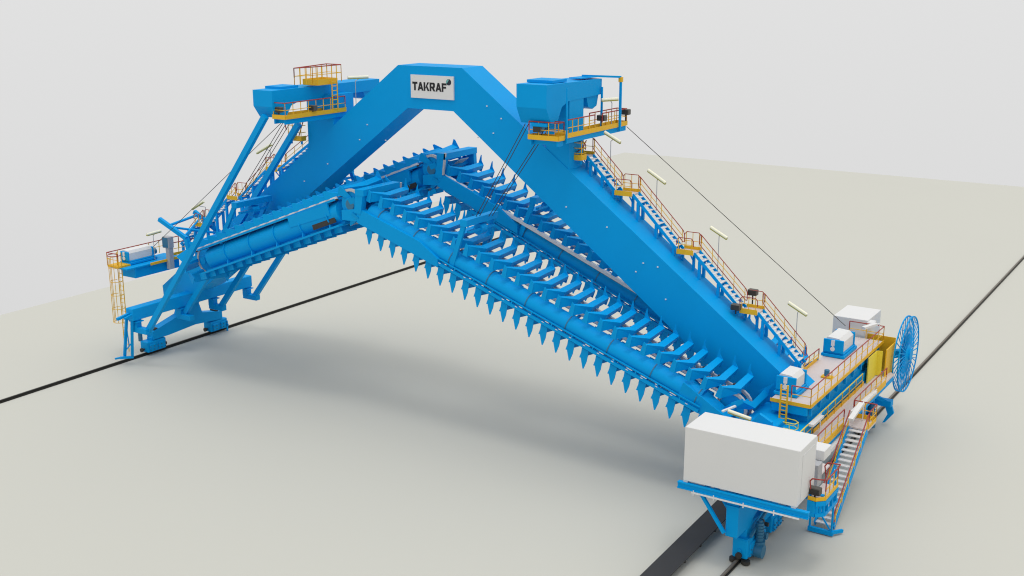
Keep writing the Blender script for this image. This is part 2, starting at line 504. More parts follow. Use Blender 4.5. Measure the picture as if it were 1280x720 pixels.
def boom(label, x_up, x_dn, x0, z0, s, yt, r, wide, n_top, n_bot, gantries, white_rail, group, pitch=0.84, skirts=False, ribs_every=2.5):
    """straight chain boom in the plane y=yt; x_up upper end, x_dn lower end"""
    c = 1 / math.sqrt(1 + s * s)
    sgn = 1 if x_dn > x_up else -1
    d = V((sgn * c, 0, sgn * s * c))
    nrm = V((-s * c, 0, c))
    P = lambda x: V((x, yt, z0 + s * (x - x0)))
    A, B = P(x_up), P(x_dn)
    L = (B - A).length
    t = thing("scraper_boom", label, "scraper boom", B, group)
    at = lambda u, y, n: A + d * u + V((0, y, 0)) + nrm * n
    yc = 0.97
    # main tube
    MB().tube(at(0.4, 0, 0), at(L - 1.4, 0, 0), r, 28).build("main_tube", 'blue', t, True)
    if not skirts:
        m_ = MB()
        e0, e1 = L - 2.4, L + 0.2
        sec = lambda u, hw_, a_, b_: [at(u, -hw_, -b_), at(u, hw_, -b_), at(u, hw_, a_), at(u, -hw_, a_)]
        m_.add(sec(e0, 0.52, 0.52, 0.52) + sec(e1, 0.36, -0.1, 0.62), [(3, 2, 1, 0), (4, 5, 6, 7), (0, 1, 5, 4), (1, 2, 6, 5), (2, 3, 7, 6), (3, 0, 4, 7)])
        m_.build("tail_box", 'blue', t)
    u = 1.2
    while u < L - 1.5:
        rib = MB()
        if skirts:
            rib.ring(at(u, 0, 0), d, r * 0.98, r * 1.10, 0.07, 28)
            rib.add([at(u - .03, -0.02, -r), at(u - .03, -0.75, -r * 1.12), at(u - .03, -0.3, r * 0.3), at(u + .03, -0.02, -r), at(u + .03, -0.75, -r * 1.12), at(u + .03, -0.3, r * 0.3)],
                    [(0, 1, 2), (3, 5, 4), (0, 3, 4, 1), (1, 4, 5, 2), (2, 5, 3, 0)])
        else:
            rib.ring(at(u, 0, 0), d, r * 0.98, r * 1.06, 0.05, 28)
        rib.build("stiffening_rib", 'blue' if skirts else 'motor', t, True)
        u += ribs_every
    # near lower rail pair and bolts
    lr = MB()
    if skirts:
        lr.bar(at(0.3, -0.62, -r * 1.08), at(L - 0.9, -0.62, -r * 1.08), 0.62, 0.10, nrm)
        lr.bar(at(0.3, -0.30, r * 1.10), at(L - 0.9, -0.30, r * 1.10), 0.66, 0.12, nrm)
        lr.bar(at(0.3, 0.0, -r * 1.0), at(L - 0.9, 0.0, -r * 1.0), 0.7, 0.2, nrm)
    else:
        lr.bar(at(2.6, -0.54, -r * 0.86), at(L - 1.2, -0.54, -r * 0.86), 0.12, 0.17, nrm)
        lr.bar(at(2.6, -0.56, -r * 0.36), at(L - 1.2, -0.56, -r * 0.36), 0.07, 0.06, nrm)
        u = 3.0
        while u < L - 1.5:
            lr.bar(at(u, -0.1, -r * 0.9), at(u, -0.58, -r * 0.80), 0.12, 0.10, nrm)
            lr.bar(at(u, -0.56, -r * 0.95), at(u, -0.56, -r * 0.32), 0.06, 0.06, d)
            u += 1.25
    lr.build("lower_guide_rail", 'blue', t)
    if skirts:
        # box stiffener and dark grating near the apex
        m_ = MB()
        m_.bar(at(0.9, -0.62, r * 0.45), at(4.1, -0.62, r * 0.62), 0.14, 0.62, nrm)
        m_.bar(at(0.9, -0.45, r * 0.95), at(4.1, -0.45, r * 1.05), 0.42, 0.10, nrm)
        m_.build("box_stiffener", 'blue', t)
        m_ = MB()
        m_.bar(at(0.7, -0.60, -r * 0.50), at(2.5, -0.60, -r * 0.50), 0.06, 0.30, nrm)
        m_.build("grating", 'dark', t)
    else:
        u = 3.2
        c0 = None
        while u < L - 1.4:
            pc = at(u, -0.605, -r * 0.72)
            if c0 is None:
                c0, pc0 = MB().bar(pc, pc + d * 0.13, 0.03, 0.03, nrm).build("rail_clip", 'tread', t), pc
            else:
                copy_child(c0, t, pc - pc0)
            u += 0.84
    # chains: upper and lower strand, links
    for nm, nn in (("upper_chain", n_top), ("lower_chain", -n_bot)):
        ch = MB()
        for yy in (yc - 0.30, yc + 0.30):
            u = 0.2
            i = 0
            while u < L - 0.4:
                ch.bar(at(u, yy, nn), at(u + 0.34, yy, nn), 0.16 if i % 2 else 0.10, 0.12, nrm)
                u += 0.36
                i += 1
        if nm == "upper_chain":
            ch.cur = 1
            u = 0.3
            while u < L - 0.6:
                for yy in (yc - 0.30, yc + 0.30):
                    ch.bar(at(u, yy, nn + 0.07), at(u + 0.42, yy, nn + 0.07), 0.17, 0.10, nrm)
                u += pitch
            ch.cur = 0
            ch.bar(at(0.5, yc - 0.55, nn - 0.20), at(L - 0.8, yc - 0.55, nn - 0.20), 0.18, 0.06, nrm)
            ch.bar(at(0.5, yc + 0.55, nn - 0.20), at(L - 0.8, yc + 0.55, nn - 0.20), 0.18, 0.06, nrm)
        ch.build(nm, ['steel', 'dark'] if nm == "upper_chain" else 'steel', t)
    # beam under the chain that carries it, and cross arms tying it to the tube
    cb = MB()
    cb.bar(at(0.2, yc, n_top - 0.42), at(L - 0.5, yc, n_top - 0.42), 0.30, 0.16, nrm)
    u = 1.2
    while u < L - 1.0:
        cb.bar(at(u, 0.1, 0.1), at(u, yc + 0.5, n_top - 0.36), 0.12, 0.14, nrm)
        cb.bar(at(u, 0.1, -0.1), at(u, yc + 0.5, -n_bot + 0.30), 0.12, 0.14, nrm)
        u += ribs_every
    cb.build("cross_arms", 'blue', t)
    if white_rail:
        wy = -0.52 if skirts else -0.42
        w = MB()
        w.bar(at(0.2, wy, white_rail), at(L - 0.5, wy, white_rail), 0.16 if skirts else 0.2, 0.13 if skirts else 0.18, nrm)
        w.build("chain_guide", 'tread', t)
        w = MB()
        w.bar(at(0.2, wy + 0.05, white_rail - 0.11), at(L - 0.5, wy + 0.05, white_rail - 0.11), 0.14, 0.07, nrm)
        w.build("guide_support", 'dark', t)
    # blades
    fam = 'wide' if wide else 'tooth'
    protos = {k: blade_mesh(fam + k).build("scraper_blade", 'blue', t, local=True) for k in ("_top", "_low")}
    used = set()
    def put(u, nn, rot, k):
        loc = at(u, yc, nn) - B
        o = copy_child(protos[k], t) if k in used else protos[k]
        used.add(k)
        o.location = loc
        o.rotation_euler = rot
    ryt = -math.atan(s)
    for i in range(int((L - (0.2 if not wide else 1.0)) / pitch) + 1):
        put(0.5 + i * pitch, n_top, (0, ryt, 0), "_top")
        put(0.5 + (i + 0.35) * pitch, -n_bot, (0, ryt + math.pi, 0), "_low")
    # blades round the end wheels
    cen_n = (n_top - n_bot) / 2
    rad = (n_top + n_bot) / 2
    for uu, sg_ in ((L - 0.1, 1), (0.1, -1)):
        for a in (40, 90, 140):
            al = math.radians(a)
            nn = cen_n + rad * math.cos(al)
            du = rad * math.sin(al) * sg_
            put(uu + du, nn, (0, ryt + sgn * sg_ * al, 0), "_top")
    # end sprockets
    for uu, nm in ((L - 0.1, "tail_wheel"), (0.1, "head_wheel")):
        w = MB()
        for yy in (yc - 0.32, yc + 0.32):
            w.ring(at(uu, yy, cen_n), (0, 1, 0), 0.16, rad - 0.12, 0.10, 20)
        w.tube(at(uu, yc - 0.75, cen_n), at(uu, yc + 0.75, cen_n), 0.22, 14)
        wo = w.build(nm, 'blue', t)
        w = MB()
        for yy in (yc - 0.32, yc + 0.32):
            w.ring(at(uu, yy, cen_n), (0, 1, 0), rad - 0.10, rad + 0.04, 0.14, 20)
        w.build("chain_wrap", 'steel', wo)
    # arched frames over the chain
    for gx, h_top, h_foot, *ex in gantries:
        gm = MB()
        y0, y1 = -0.42, 2.32
        tp = P(gx) + nrm * h_top - V((0, yt, 0))
        ft = P(gx) + nrm * h_foot - V((0, yt, 0))
        if ex:
            ft, tp = V((ex[0], 0, ex[1])), V((ex[2], 0, ex[3]))
        for yy in (y0, y1):
            gm.bar((ft.x, yt + yy, ft.z), (tp.x, yt + yy, tp.z), 0.16, 0.26, d)
        gm.bar((tp.x, yt + y0 - 0.11, tp.z), (tp.x, yt + y1 + 0.11, tp.z), 0.42, 0.34)
        gm.bar((tp.x + 0.1, yt + y0 + 0.2, tp.z - 0.5), (tp.x + 0.1, yt + y1 - 0.2, tp.z - 0.5), 0.2, 0.12)
        gm.tube((tp.x, yt + 0.8, tp.z - 0.55), (tp.x, yt + 1.3, tp.z - 0.55), 0.30, 14)
        gm.build("arched_frame", 'blue', t)
    return t, at, L

FR = dict(x0=-14.77, z0=8.55, s=-0.347)
b1, at1, L1 = boom("long blue scraper boom sloping down behind the big white container, teeth bared underneath",
     -24.4, -2.9, yt=-4.0, r=0.48, wide=False, n_top=0.78, n_bot=0.72, gantries=[(-18.3, 2.3, -0.4)], white_rail=0, group="scraper booms", **FR)
b2, at2, L2 = boom("long blue scraper boom half hidden behind the girder, sloping down to the upper deck",
     -23.2, -2.6, x0=-15.35, z0=9.47, s=-0.41, yt=1.6, r=0.44, wide=False, n_top=0.78, n_bot=0.62, gantries=[(-17.6, 2.1, -0.4)], white_rail=0.60, group="scraper booms")
b3, at3, L3 = boom("short blue scraper boom with ribbed tube facing the viewer, rising from the bogie leg",
     -25.6, -37.9, x0=-33.9, z0=8.62, s=0.38, yt=-4.0, r=0.66, wide=True, n_top=0.95, n_bot=0.80, gantries=[(-34.9, 2.6, 0.2, -35.5, 8.75, -34.05, 11.2)], white_rail=0.80, group="scraper booms", skirts=True, ribs_every=2.2)
b4, at4, L4 = boom("short blue scraper boom mostly hidden, rising behind the ribbed one towards the rear apex",
     -24.2, -37.9, x0=-27.6, z0=11.72, s=0.39, yt=1.6, r=0.62, wide=True, n_top=0.95, n_bot=0.75, gantries=[(-31.4, 2.3, 0.2)], white_rail=0.80, group="scraper booms", skirts=True, ribs_every=2.2)

# apex hinges: bent side frame with arch, tying each pair of booms together
def hinge(label, x, z, yt, s_r, s_l, top, arm):
    t = thing("hinge_frame", label, "hinge frame", (x, yt, z), "hinge frames at the boom apexes")
    y = yt - 0.62
    m = MB()
    # left arm beam, right arm beam (deep box that tapers)
    m.prism([(x - 0.9, y, z + 0.1 - 0.9 * s_l), (x + 0.25, y, z - 0.05), (x + 0.25, y, z - 0.75), (x - 0.9, y, z - 0.45 - 0.9 * s_l)], (0, 0.34, 0))
    m.prism([(x + 0.2, y - 0.03, z + 0.02), (x + 4.4, y - 0.03, z + 0.10 + 4.2 * s_r), (x + 5.6, y - 0.03, z - 0.28 + 5.4 * s_r), (x + 5.6, y - 0.03, z - 0.75 + 5.4 * s_r), (x + 0.2, y - 0.03, z - 0.82)], (0, 0.42, 0))
    m.build("hinge_beam", 'blue', t)
    m = MB()
    m.prism([(x + 0.05, y - 0.06, z - 0.3), (x + 0.50, y - 0.06, z - 0.3), (x + 0.72, y - 0.06, z + top), (x + 0.20, y - 0.06, z + top)], (0, 0.40, 0))
    m.prism([(x + 0.05 + 0.3, yt + 2.2, z + top - 1.6), (x + 0.50 + 0.3, yt + 2.2, z + top - 1.6), (x + 0.72, yt + 2.2, z + top), (x + 0.20, yt + 2.2, z + top)], (0, 0.3, 0))
    m.bar((x + 0.46, y - 0.08, z + top - 0.14), (x + 0.46, yt + 2.53, z + top - 0.14), 0.60, 0.34)
    m.build("arch", 'blue', t)
    m = MB()
    if arm == 'rear':
        m.bar((x + 0.74, y - 0.02, z + top + 0.06), (x + 0.58, y - 0.02, z - 0.1), 0.12, 0.10)
    else:
        m.bar((x + 0.76, yt + 2.55, z + top), (x + 0.62, yt + 2.55, z + top - 1.1), 0.14, 0.12)
    m.build("pale_edge_strip", 'steel', t)
    m = MB()
    m.ring((x - 0.32, y + 0.12, z + 0.12), (0, 1, 0), 0.30, 0.40, 0.12, 26)
    m.build("bearing_ring", 'blue', t, True)
    m = MB()
    m.tube((x - 0.32, y + 0.02, z + 0.12), (x - 0.32, y + 0.3, z + 0.12), 0.29, 20)
    m.build("bearing_cap", 'motor', t, True)
    m = MB()
    arc = [(x - 0.32 + 0.80 * math.cos(a), y + 0.15, z + 0.12 + 0.80 * math.sin(a)) for a in [math.radians(q) for q in range(20, 121, 10)]]
    for p, q in zip(arc[:-1], arc[1:]):
        m.bar(p, q, 0.14, 0.13, (0, 1, 0))
    m.build("chain_arc", 'steel', t)
    m = MB()
    m.tube((x - 0.32, y + 0.2, z + 0.12), (x - 0.32, y + 0.5, z + 0.12), 0.72, 28)
    m.build("wheel_cheek", 'blue', t, True)
    m = MB()
    for k in range(4):
        m.tube((x + 0.7, yt + 0.4 + k * 0.35, z + 0.02), (x + 1.15, yt + 0.4 + k * 0.35, z + 0.06), 0.16, 10)
    m.bbox(x + 0.9, x + 1.6, yt + 0.5, yt + 1.5, z - 0.55, z - 0.15)
    m.build("winch_gear", 'blue', t, True)
    m = MB()
    m.prism([(x + 0.5, yt + 0.55, z + 0.35), (x + 0.9, yt + 0.55, z + 0.62), (x + 0.9, yt + 1.4, z + 0.62), (x + 0.5, yt + 1.4, z + 0.35)], (0.05, 0, 0.08))
    m.build("pale_guard", 'steel', t)
    return t
hinge("blue hinge frame at the lower front apex, in front of the ribbed boom's upper end", -24.75, 12.05, -4.0, -0.347, 0.38, 1.0, 'front')
hinge("blue hinge frame at the higher rear apex, carrying the topmost blades", -23.35, 13.35, 1.6, -0.41, 0.39, 1.1, 'rear')

# ------------------------------------------------------------------ hoist arms on the girder
def hoist_arm(label, xc, hw, y0, y1, zt0, zt1, depth, ped_x, ped_y, side):
    t = thing("hoist_gantry", label, "hoist gantry", (xc, 0, slope_top(xc)), "hoist gantries across the girder")
    m = MB()
    x0, x1 = xc - hw, xc + hw
    prof = [(y0, zt0), (y1, zt1), (y1, zt1 - depth * 0.85), (y0 + 2.1, zt0 - depth), (y0 + 1.5, zt0 - depth * 1.25), (y0 + 1.05, zt0 - depth * 2.05), (y0 + 0.45, zt0 - depth * 2.05), (y0, zt0 - depth * 1.2)]
    m.prism([(x0, y, z) for y, z in prof], (2 * hw, 0, 0))
    m.box(x0 - 0.02, x1 - 0.25, y0 + 1.0, y0 + 2.4, zt0 + 0.002, zt0 + 0.14)
    m.build("arm_box", 'blue', t)
    m = MB()
    zb = slope_top(xc) - 1.2
    m.box(ped_x[0], ped_x[1], ped_y[0], ped_y[1], zb, zt0 - depth * 0.7)
    m.build("pedestal", 'blue', t)
    m = MB()
    # rear sheave hopper, rounded underside
    m.prism([(x0 + 0.1, y1 - 1.5, zt1 - depth * 0.8), (x0 + 0.1, y1 - 0.15, zt1 - depth * 0.8), (x0 + 0.1, y1 - 0.35, zt1 - depth * 1.45), (x0 + 0.1, y1 - 0.8, zt1 - depth * 1.6), (x0 + 0.1, y1 - 1.25, zt1 - depth * 1.45)], (2 * hw - 0.2, 0, 0))
    m.build("rear_sheave_box", 'blue', t)
    return t
ra = hoist_arm("blue hoist arm crossing the right girder slope, hung with dark ropes", -14.17, 0.87, -3.4, 2.25, 19.08, 19.02, 0.95, (-14.7, -13.32), (-1.10, 0.35), 1)
la = hoist_arm("blue hoist arm on the left girder slope with the yellow basket on top", -30.45, 0.72, -5.35, 4.0, 18.15, 18.18, 0.74, (-31.1, -29.09), (-1.10, 0.75), -1)

def service_platform(label, x0, x1, y0, y1, z, gates, rails):
    t = thing("service_platform", label, "platform", ((x0 + x1) / 2, (y0 + y1) / 2, z), "yellow railed platforms of the hoist arms")
    MB().box(x0, x1, y0, y1, z - 0.08, z).build("deck", 'deck', t)
    s = MB()
    s.bar((x0 + 0.1, y0 + .05, z - 0.22), (x0 + 0.1, y1 - .05, z - 0.22), 0.10, 0.26)
    s.bar((x1 - 0.1, y0 + .05, z - 0.22), (x1 - 0.1, y1 - .05, z - 0.22), 0.10, 0.26)
    y = y0 + 0.3
    while y < y1:
        s.box(x0 + 0.16, x1 - 0.16, y - 0.04, y + 0.04, z - 0.32, z - 0.1)
        y += 1.1
    s.build("support_beams", 'blue', t)
    k = MB()
    k.box(x1 + 0.002, x1 + 0.03, y0, y1, z - 0.07, z + 0.17)
    k.box(x0 - 0.03, x0 - 0.002, y0, y1, z - 0.07, z + 0.17)
    k.box(x0, x1, y0 - 0.03, y0 - 0.002, z - 0.07, z + 0.17)
    k.box(x0, x1, y1 + 0.002, y1 + 0.03, z - 0.07, z + 0.17)
    k.build("kick_plate", 'yellow', t)
    for pts in rails:
        rail_on(t, pts, step=0.62, kick=False)
    return t
ZR = 16.5
sp_r = service_platform("long yellow railed platform under the rear of the right hoist arm", -13.35, -12.7, -2.45, 4.1, ZR, 0,
    [[(-12.72, -2.4, ZR), (-12.72, 0.5, ZR)], [(-12.72, 1.3, ZR), (-12.72, 4.07, ZR), (-13.32, 4.07, ZR), (-13.32, 1.0, ZR)]])
sp_r2 = service_platform("short yellow railed platform beside the front head of the right hoist arm", -14.5, -12.75, -3.15, -2.55, 16.42, 0,
    [[(-14.47, -3.12, 16.42), (-12.77, -3.12, 16.42), (-12.77, -2.58, 16.42)], [(-13.8, -2.58, 16.42), (-12.77, -2.58, 16.42)]])
ZL = 16.68
sp_l = service_platform("long yellow railed platform on the viewer's side of the left hoist arm", -29.9, -28.95, -5.2, -0.1, ZL, 0,
    [[(-29.85, -5.17, ZL), (-28.97, -5.17, ZL), (-28.97, -0.15, ZL)]])
bk = thing("lookout_basket", "small yellow railed basket standing on top of the left hoist arm", "basket", (-29.7, -1.4, 18.16))
bx0, bx1, by0, by1, bz0 = -30.2, -29.1, -2.3, -0.65, 18.36
MB().box(bx0, bx1, by0, by1, bz0 - 0.12, bz0).build("floor", 'deck', bk)
k = MB()
for a in ((bx0, bx1, by0 - .03, by0), (bx0, bx1, by1, by1 + .03), (bx0 - .03, bx0, by0, by1), (bx1, bx1 + .03, by0, by1)):
    k.box(*a, bz0 - 0.10, bz0 + 0.22)
k.build("kick_plate", 'yellow', bk)
rail_on(bk, [(bx0 - .15, by0 - .55, bz0 - .1), (bx1, by0 - .4, bz0), (bx1, by1 + .4, bz0), (bx0, by1 + .4, bz0), (bx0 - .15, by0 - .55, bz0 - .1)], h=0.95, step=0.42, kick=False)
ld = MB()
for yy in (-1.3, -0.85):
    ld.tube((-28.92, yy, 16.7), (-28.92, yy, 18.6), 0.035, 6)
z = 16.85
while z < 18.5:
    ld.tube((-28.92, -1.3, z), (-28.92, -0.85, z), 0.025, 5)
    z += 0.26
ld.build("ladder", 'yellow', bk)

# small caged stair stub under both platforms
def cage(label, x0, x1, y0, y1, z, h):
    t = thing("platform_cage", label, "cage", ((x0 + x1) / 2, (y0 + y1) / 2, z), "railed cages under the platforms")
    MB().box(x0, x1, y0, y1, z - 0.1, z).build("floor", 'deck', t)
    k = MB()
    k.box(x0, x1, y0 - 0.03, y0 - .002, z - 0.08, z + 0.2)
    k.box(x1 + .002, x1 + 0.03, y0, y1, z - 0.08, z + 0.2)
    k.build("kick_plate", 'yellow', t)
    b = MB()
    for kx in range(4):
        x = x0 + (x1 - x0) * kx / 3
        b.tube((x, y0, z), (x, y0, z + h), 0.025, 5)
    for hh in (0.3, 0.6, 0.9):
        b.tube((x0, y0, z + hh * h), (x1, y0, z + hh * h), 0.022, 5)
        b.tube((x1, y0, z + hh * h), (x1, y1, z + hh * h), 0.022, 5)
    b.build("bars", 'yellow', t)
    r = MB()
    r.path([(x0 + 0.4, y1, z), (x1, y0 + 0.1, z + h * .6), (x1, y1, z + h)], 0.03)
    r.path([(x0 - 0.1, y0 - 0.05, z + 0.5), (x0 - 0.2, y0 - 0.05, z + h * .7), (x0, y0 - .05, z + h)], 0.03)
    r.build("red_hand_rail", 'red', t)
    for x in (x0 + 0.1, x1 - 0.1):
        MB().box(x - .04, x + .04, y0 + .1, y0 + .2, z - 0.3, z - 0.1).build("bracket", 'blue', t)
cage("yellow barred cage under the right platform at the head of the stairs", -14.3, -12.9, -0.55, -0.05, 15.15, 0.9)
cage("yellow barred cage under the left platform, against the girder", -32.2, -31.2, -1.6, -1.2, 14.95, 1.35)

# blue pipe frame at the rear of the right arm
pf = thing("cable_mast", "thin blue pipe frame with a yellow corner at the rear of the right hoist arm", "cable mast", (-12.62, 3.1, ZR))
MB().bar((-12.62, 3.1, ZR - 0.3), (-12.62, 3.1, 19.05), 0.11, 0.11).build("post", 'blue', pf)
m = MB()
m.bar((-13.9, 1.2, 19.22), (-12.62, 3.1, 19.08), 0.12, 0.10)
m.bar((-13.9, 0.4, 19.14), (-13.7, 2.3, 19.14), 0.7, 0.06)
m.build("top_arm", 'blue', pf)
MB().box(-12.71, -12.53, 3.0, 3.2, 18.82, 19.07).build("corner_bracket", 'yellow', pf)
MB().bar((-13.2, 2.1, ZR - 0.2), (-13.2, 2.1, 18.6), 0.09, 0.09).build("inner_post", 'blue', pf)
pf2 = MB().bar((-12.66, -2.5, 16.2), (-12.66, -2.5, 18.9), 0.07, 0.07).build("pipe_post", 'blue')
tag(pf2, "straight blue pipe post in front of the right arm's pedestal", "post")

# ropes
def rope_set(label, tops, bots, r=0.02):
    t = thing("hoist_rope", label, "rope", V(bots[0]), "hoist ropes")
    for a, b in zip(tops, bots):
        MB().tube(a, b, r, 5).build("strand", 'dark', t)
def pair(a, b, n=3, dy=0.12):
    return [V(a) + V((0.05 * k, dy * k, 0)) for k in range(n)], [V(b) + V((0.05 * k, dy * k, 0)) for k in range(n)]
rope_set("bundle of dark rope strands nearest the boom apexes, under the right arm's front head", *pair((-14.7, -3.1, 17.1), (-17.6, -3.4, 12.0), 2, 0.26))
rope_set("bundle of dark rope strands under the pulley block of the right arm's front head", *pair((-13.6, -2.6, 17.2), (-17.2, -2.7, 12.05), 2, 0.26))
rope_set("steep rope strands behind the right girder slope under the arm's rear sheave box", *pair((-14.0, 1.3, 17.6), (-17.0, 2.2, 12.0), 2, 0.26))
rope_set("thin rope strands hanging beside the upper part of the front strut", *pair((-30.4, -3.9, 16.2), (-34.7, -3.5, 11.5), 3, 0.25))
# front rope pulley block under the right arm head
pb = thing("pulley_block", "dark blue pulley block under the front head of the right hoist arm", "pulley block", (-13.5, -2.9, 16.9))
m = MB()
m.bbox(-14.3, -13.4, -3.2, -2.6, 17.0, 17.18)
m.build("housing", 'blue', pb)
m = MB()
for k in range(3):
    m.tube((-13.8, -3.1 + k * 0.16, 16.98), (-13.8, -3.0 + k * 0.16, 16.98), 0.22, 14)
m.build("sheaves", 'motor', pb, True)

# stay cables
def cable(label, a, b):
    o = MB().tube(a, b, 0.018, 5).build("stay_cable", 'dark')
    tag(o, label, "cable", "thin stay cables along the slopes")
cable("long thin dark cable running down the right slope to the upper deck's far drive", (-12.72, 4.1, 16.35), (-0.4, 5.3, 6.75))
cable("long thin grey cable running down past the left struts to the railed end platform", (-30.0, -3.9, 16.6), (-44.3, -2.3, 6.9))

# ------------------------------------------------------------------ left leg: balance beam, bogies, rake frame
bb = thing("balance_beam", "blue bow-shaped balance beam carried by two small bogies on the far rail", "balance beam", (-43.9, -0.2, 1.0))
prof = [(-3.35, 1.0), (-3.35, 1.55), (-0.95, 2.15), (-0.75, 2.6), (0.75, 2.6), (1.0, 1.85), (2.55, 1.55), (2.8, 1.55), (2.8, 0.95), (0.3, 1.15), (-2.0, 1.0)]
MB().prism([(-44.15, y, z) for y, z in prof], (0.6, 0, 0)).build("beam", 'blue', bb)
m = MB()
m.box(-44.1, -43.6, -3.2, -2.9, 1.57, 1.72)
m.box(-44.1, -43.6, 2.2, 2.5, 1.57, 1.72)
m.build("bearing_pads", 'dark', bb)
m = MB()
lo = [(-44.35, -0.62, 2.2), (-43.45, -0.62, 2.2), (-43.45, 0.35, 2.2), (-44.35, 0.35, 2.2)]
hi = [(-44.75, -1.12, 3.22), (-43.15, -1.12, 3.22), (-43.15, 0.77, 3.22), (-44.75, 0.77, 3.22)]
m.add(lo + hi, [(3, 2, 1, 0), (4, 5, 6, 7), (0, 1, 5, 4), (1, 2, 6, 5), (2, 3, 7, 6), (3, 0, 4, 7)])
m.build("saddle", 'blue', bb)

def bogie(label, x, y, L, w, h, motor_side, big=False):
    t = thing("travel_bogie", label, "bogie", (x, y, 0), "wheeled travel bogies")
    m = MB()
    m.bbox(x - w / 2, x + w / 2, y - L / 2, y + L / 2, 0.22, 0.22 + h, 0.05)
    m.bbox(x - w / 2 - 0.08, x + w / 2 + 0.08, y - L / 2 + 0.15, y - 0.1, 0.25, 0.2 + h * 0.8, 0.04)
    m.bbox(x - w / 2 - 0.08, x + w / 2 + 0.08, y + 0.1, y + L / 2 - 0.15, 0.25, 0.2 + h * 0.8, 0.04)
    m.bbox(x - w / 3, x + w / 3, y - 0.3, y + 0.3, 0.2 + h, 0.42 + h, 0.03)
    m.build("frame", 'blue', t)
    for s in (-1, 1):
        m = MB()
        m.tube((x - 0.14, y + s * L * 0.27, 0.42), (x + 0.14, y + s * L * 0.27, 0.42), 0.27, 18)
        m.build("wheel", 'dark', t, True)
    for s in (-1, 1):
        m = MB()
        m.tube((x, y + s * L / 2, 0.42), (x, y + s * (L / 2 + 0.16), 0.42), 0.07, 10)
        m.tube((x, y + s * (L / 2 + 0.16), 0.42), (x, y + s * (L / 2 + 0.26), 0.42), 0.14, 14)
        m.build("buffer", 'dark', t, True)
    if big:
        m = MB()
        m.bbox(x - w / 2 - 0.03, x + w / 2 + 0.03, y - L / 2 - 0.12, y - L / 2 + 0.55, 0.25, 1.15, 0.05)
        m.tube((x, y - L / 2 - 0.13, 0.62), (x, y - L / 2 - 0.16, 0.62), 0.09, 12)
        m.build("head_block", 'blue', t)
        for dx in (-0.27, 0.27):
            m = MB()
            m.tube((x + dx, y - L / 2 - 0.05, 0.20), (x + dx, y - L / 2 - 0.05, 0.05), 0.19, 16)
            m.build("rail_guard_roller", 'dark', t, True)
        m = MB()
        m.tube((x + w / 2, y - 0.35, 0.40), (x + w / 2 + 0.45, y - 0.35, 0.40), 0.30, 16)
        m.tube((x + w / 2 + 0.02, y + 0.45, 0.75), (x + w / 2 + 0.30, y + 0.45, 0.75), 0.16, 12)
        m.bar((x + w / 2 + .05, y - 0.9, 1.25), (x + w / 2 + .05, y + 1.0, 1.75), 0.10, 0.14)
        m.build("gear_case", 'motor', t, True)
        for dy, dz in ((0.15, 1.55), (0.75, 1.15)):
            m = MB()
            m.tube((x + w / 2 + 0.02, y + dy, dz), (x + w / 2 + 0.22, y + dy, dz), 0.10, 10)
            m.build("coupling", 'dark', t, True)
    b = MB()
    for k in range(5):
        yy = y - L * 0.4 + L * 0.2 * k
        b.tube((x + w / 2 + 0.08, yy, 0.62), (x + w / 2 + 0.13, yy, 0.62), 0.035, 6)
        b.tube((x + w / 2 + 0.08, yy, 0.40), (x + w / 2 + 0.13, yy, 0.40), 0.035, 6)
    b.build("bolts", 'motor', t)
    if motor_side:
        xm = x + motor_side * (w / 2 + 0.18)
        m = MB()
        m.tube((xm, y - 0.2, 0.35), (xm, y - 0.2, 0.8), 0.26, 16)
        m.tube((xm, y - 0.2, 0.8), (xm, y - 0.2, 1.65), 0.17, 16)
        m.tube((xm, y - 0.2, 1.65), (xm, y - 0.2, 1.75), 0.10, 12)
        for k in range(5):
            m.ring((xm, y - 0.2, 0.95 + k * 0.14), (0, 0, 1), 0.16, 0.20, 0.04, 16)
        m.build("drive_motor", 'motor', t, True)
    return t
bogie("small blue bogie under the near end of the bow-shaped beam", -43.9, -3.1, 1.55, 0.75, 0.72, 0)
bogie("small blue bogie under the far end of the bow-shaped beam", -43.9, 2.45, 1.55, 0.75, 0.72, 0)
o = MB().tube((-44.35, -3.75, 0.9), (-44.35, -3.75, 1.85), 0.14, 14).build("travel_motor", 'motor', None, True)
tag(o, "upright grey blue motor on the near bogie of the bow-shaped beam", "motor")

rk = thing("rake_frame", "blue hooked beam with four long diagonal struts rising to the left hoist arm", "rake frame", (-42.4, -0.8, 3.1))
m = MB()
m.bbox(-42.75, -42.1, -6.0, 4.45, 3.15, 3.95, 0.04)
m.bar((-42.5, -6.9, 3.45), (-42.5, -5.9, 3.6), 0.18, 0.16)
m.bar((-42.2, -6.6, 3.45), (-42.2, -5.9, 3.6), 0.10, 0.10)
m.build("cross_beam", 'blue', rk)
for ys in (-5.5, -1.85, 1.0, 4.2):
    m = MB()
    m.bbox(-42.65, -42.2, ys - 0.22, ys + 0.22, 2.55, 3.15, 0.02)
    m.bbox(-42.65, -41.35, ys - 0.2, ys + 0.2, 2.3, 2.66, 0.02)
    m.bbox(-42.8, -42.05, ys - 0.30, ys + 0.30, 3.0, 3.06, 0.01)
    m.build("hook", 'blue', rk)
for ys, tp, xb in ((-5.35, (-30.3, 16.75), -41.55), (-1.75, (-31.2, 15.9), -42.3), (1.0, (-30.4, 16.2), -41.75), (4.2, (-30.4, 16.2), -41.75)):
    MB().bar((xb, ys, 2.45), (tp[0], ys, tp[1]), 0.28, 0.34).build("strut", 'blue', rk)

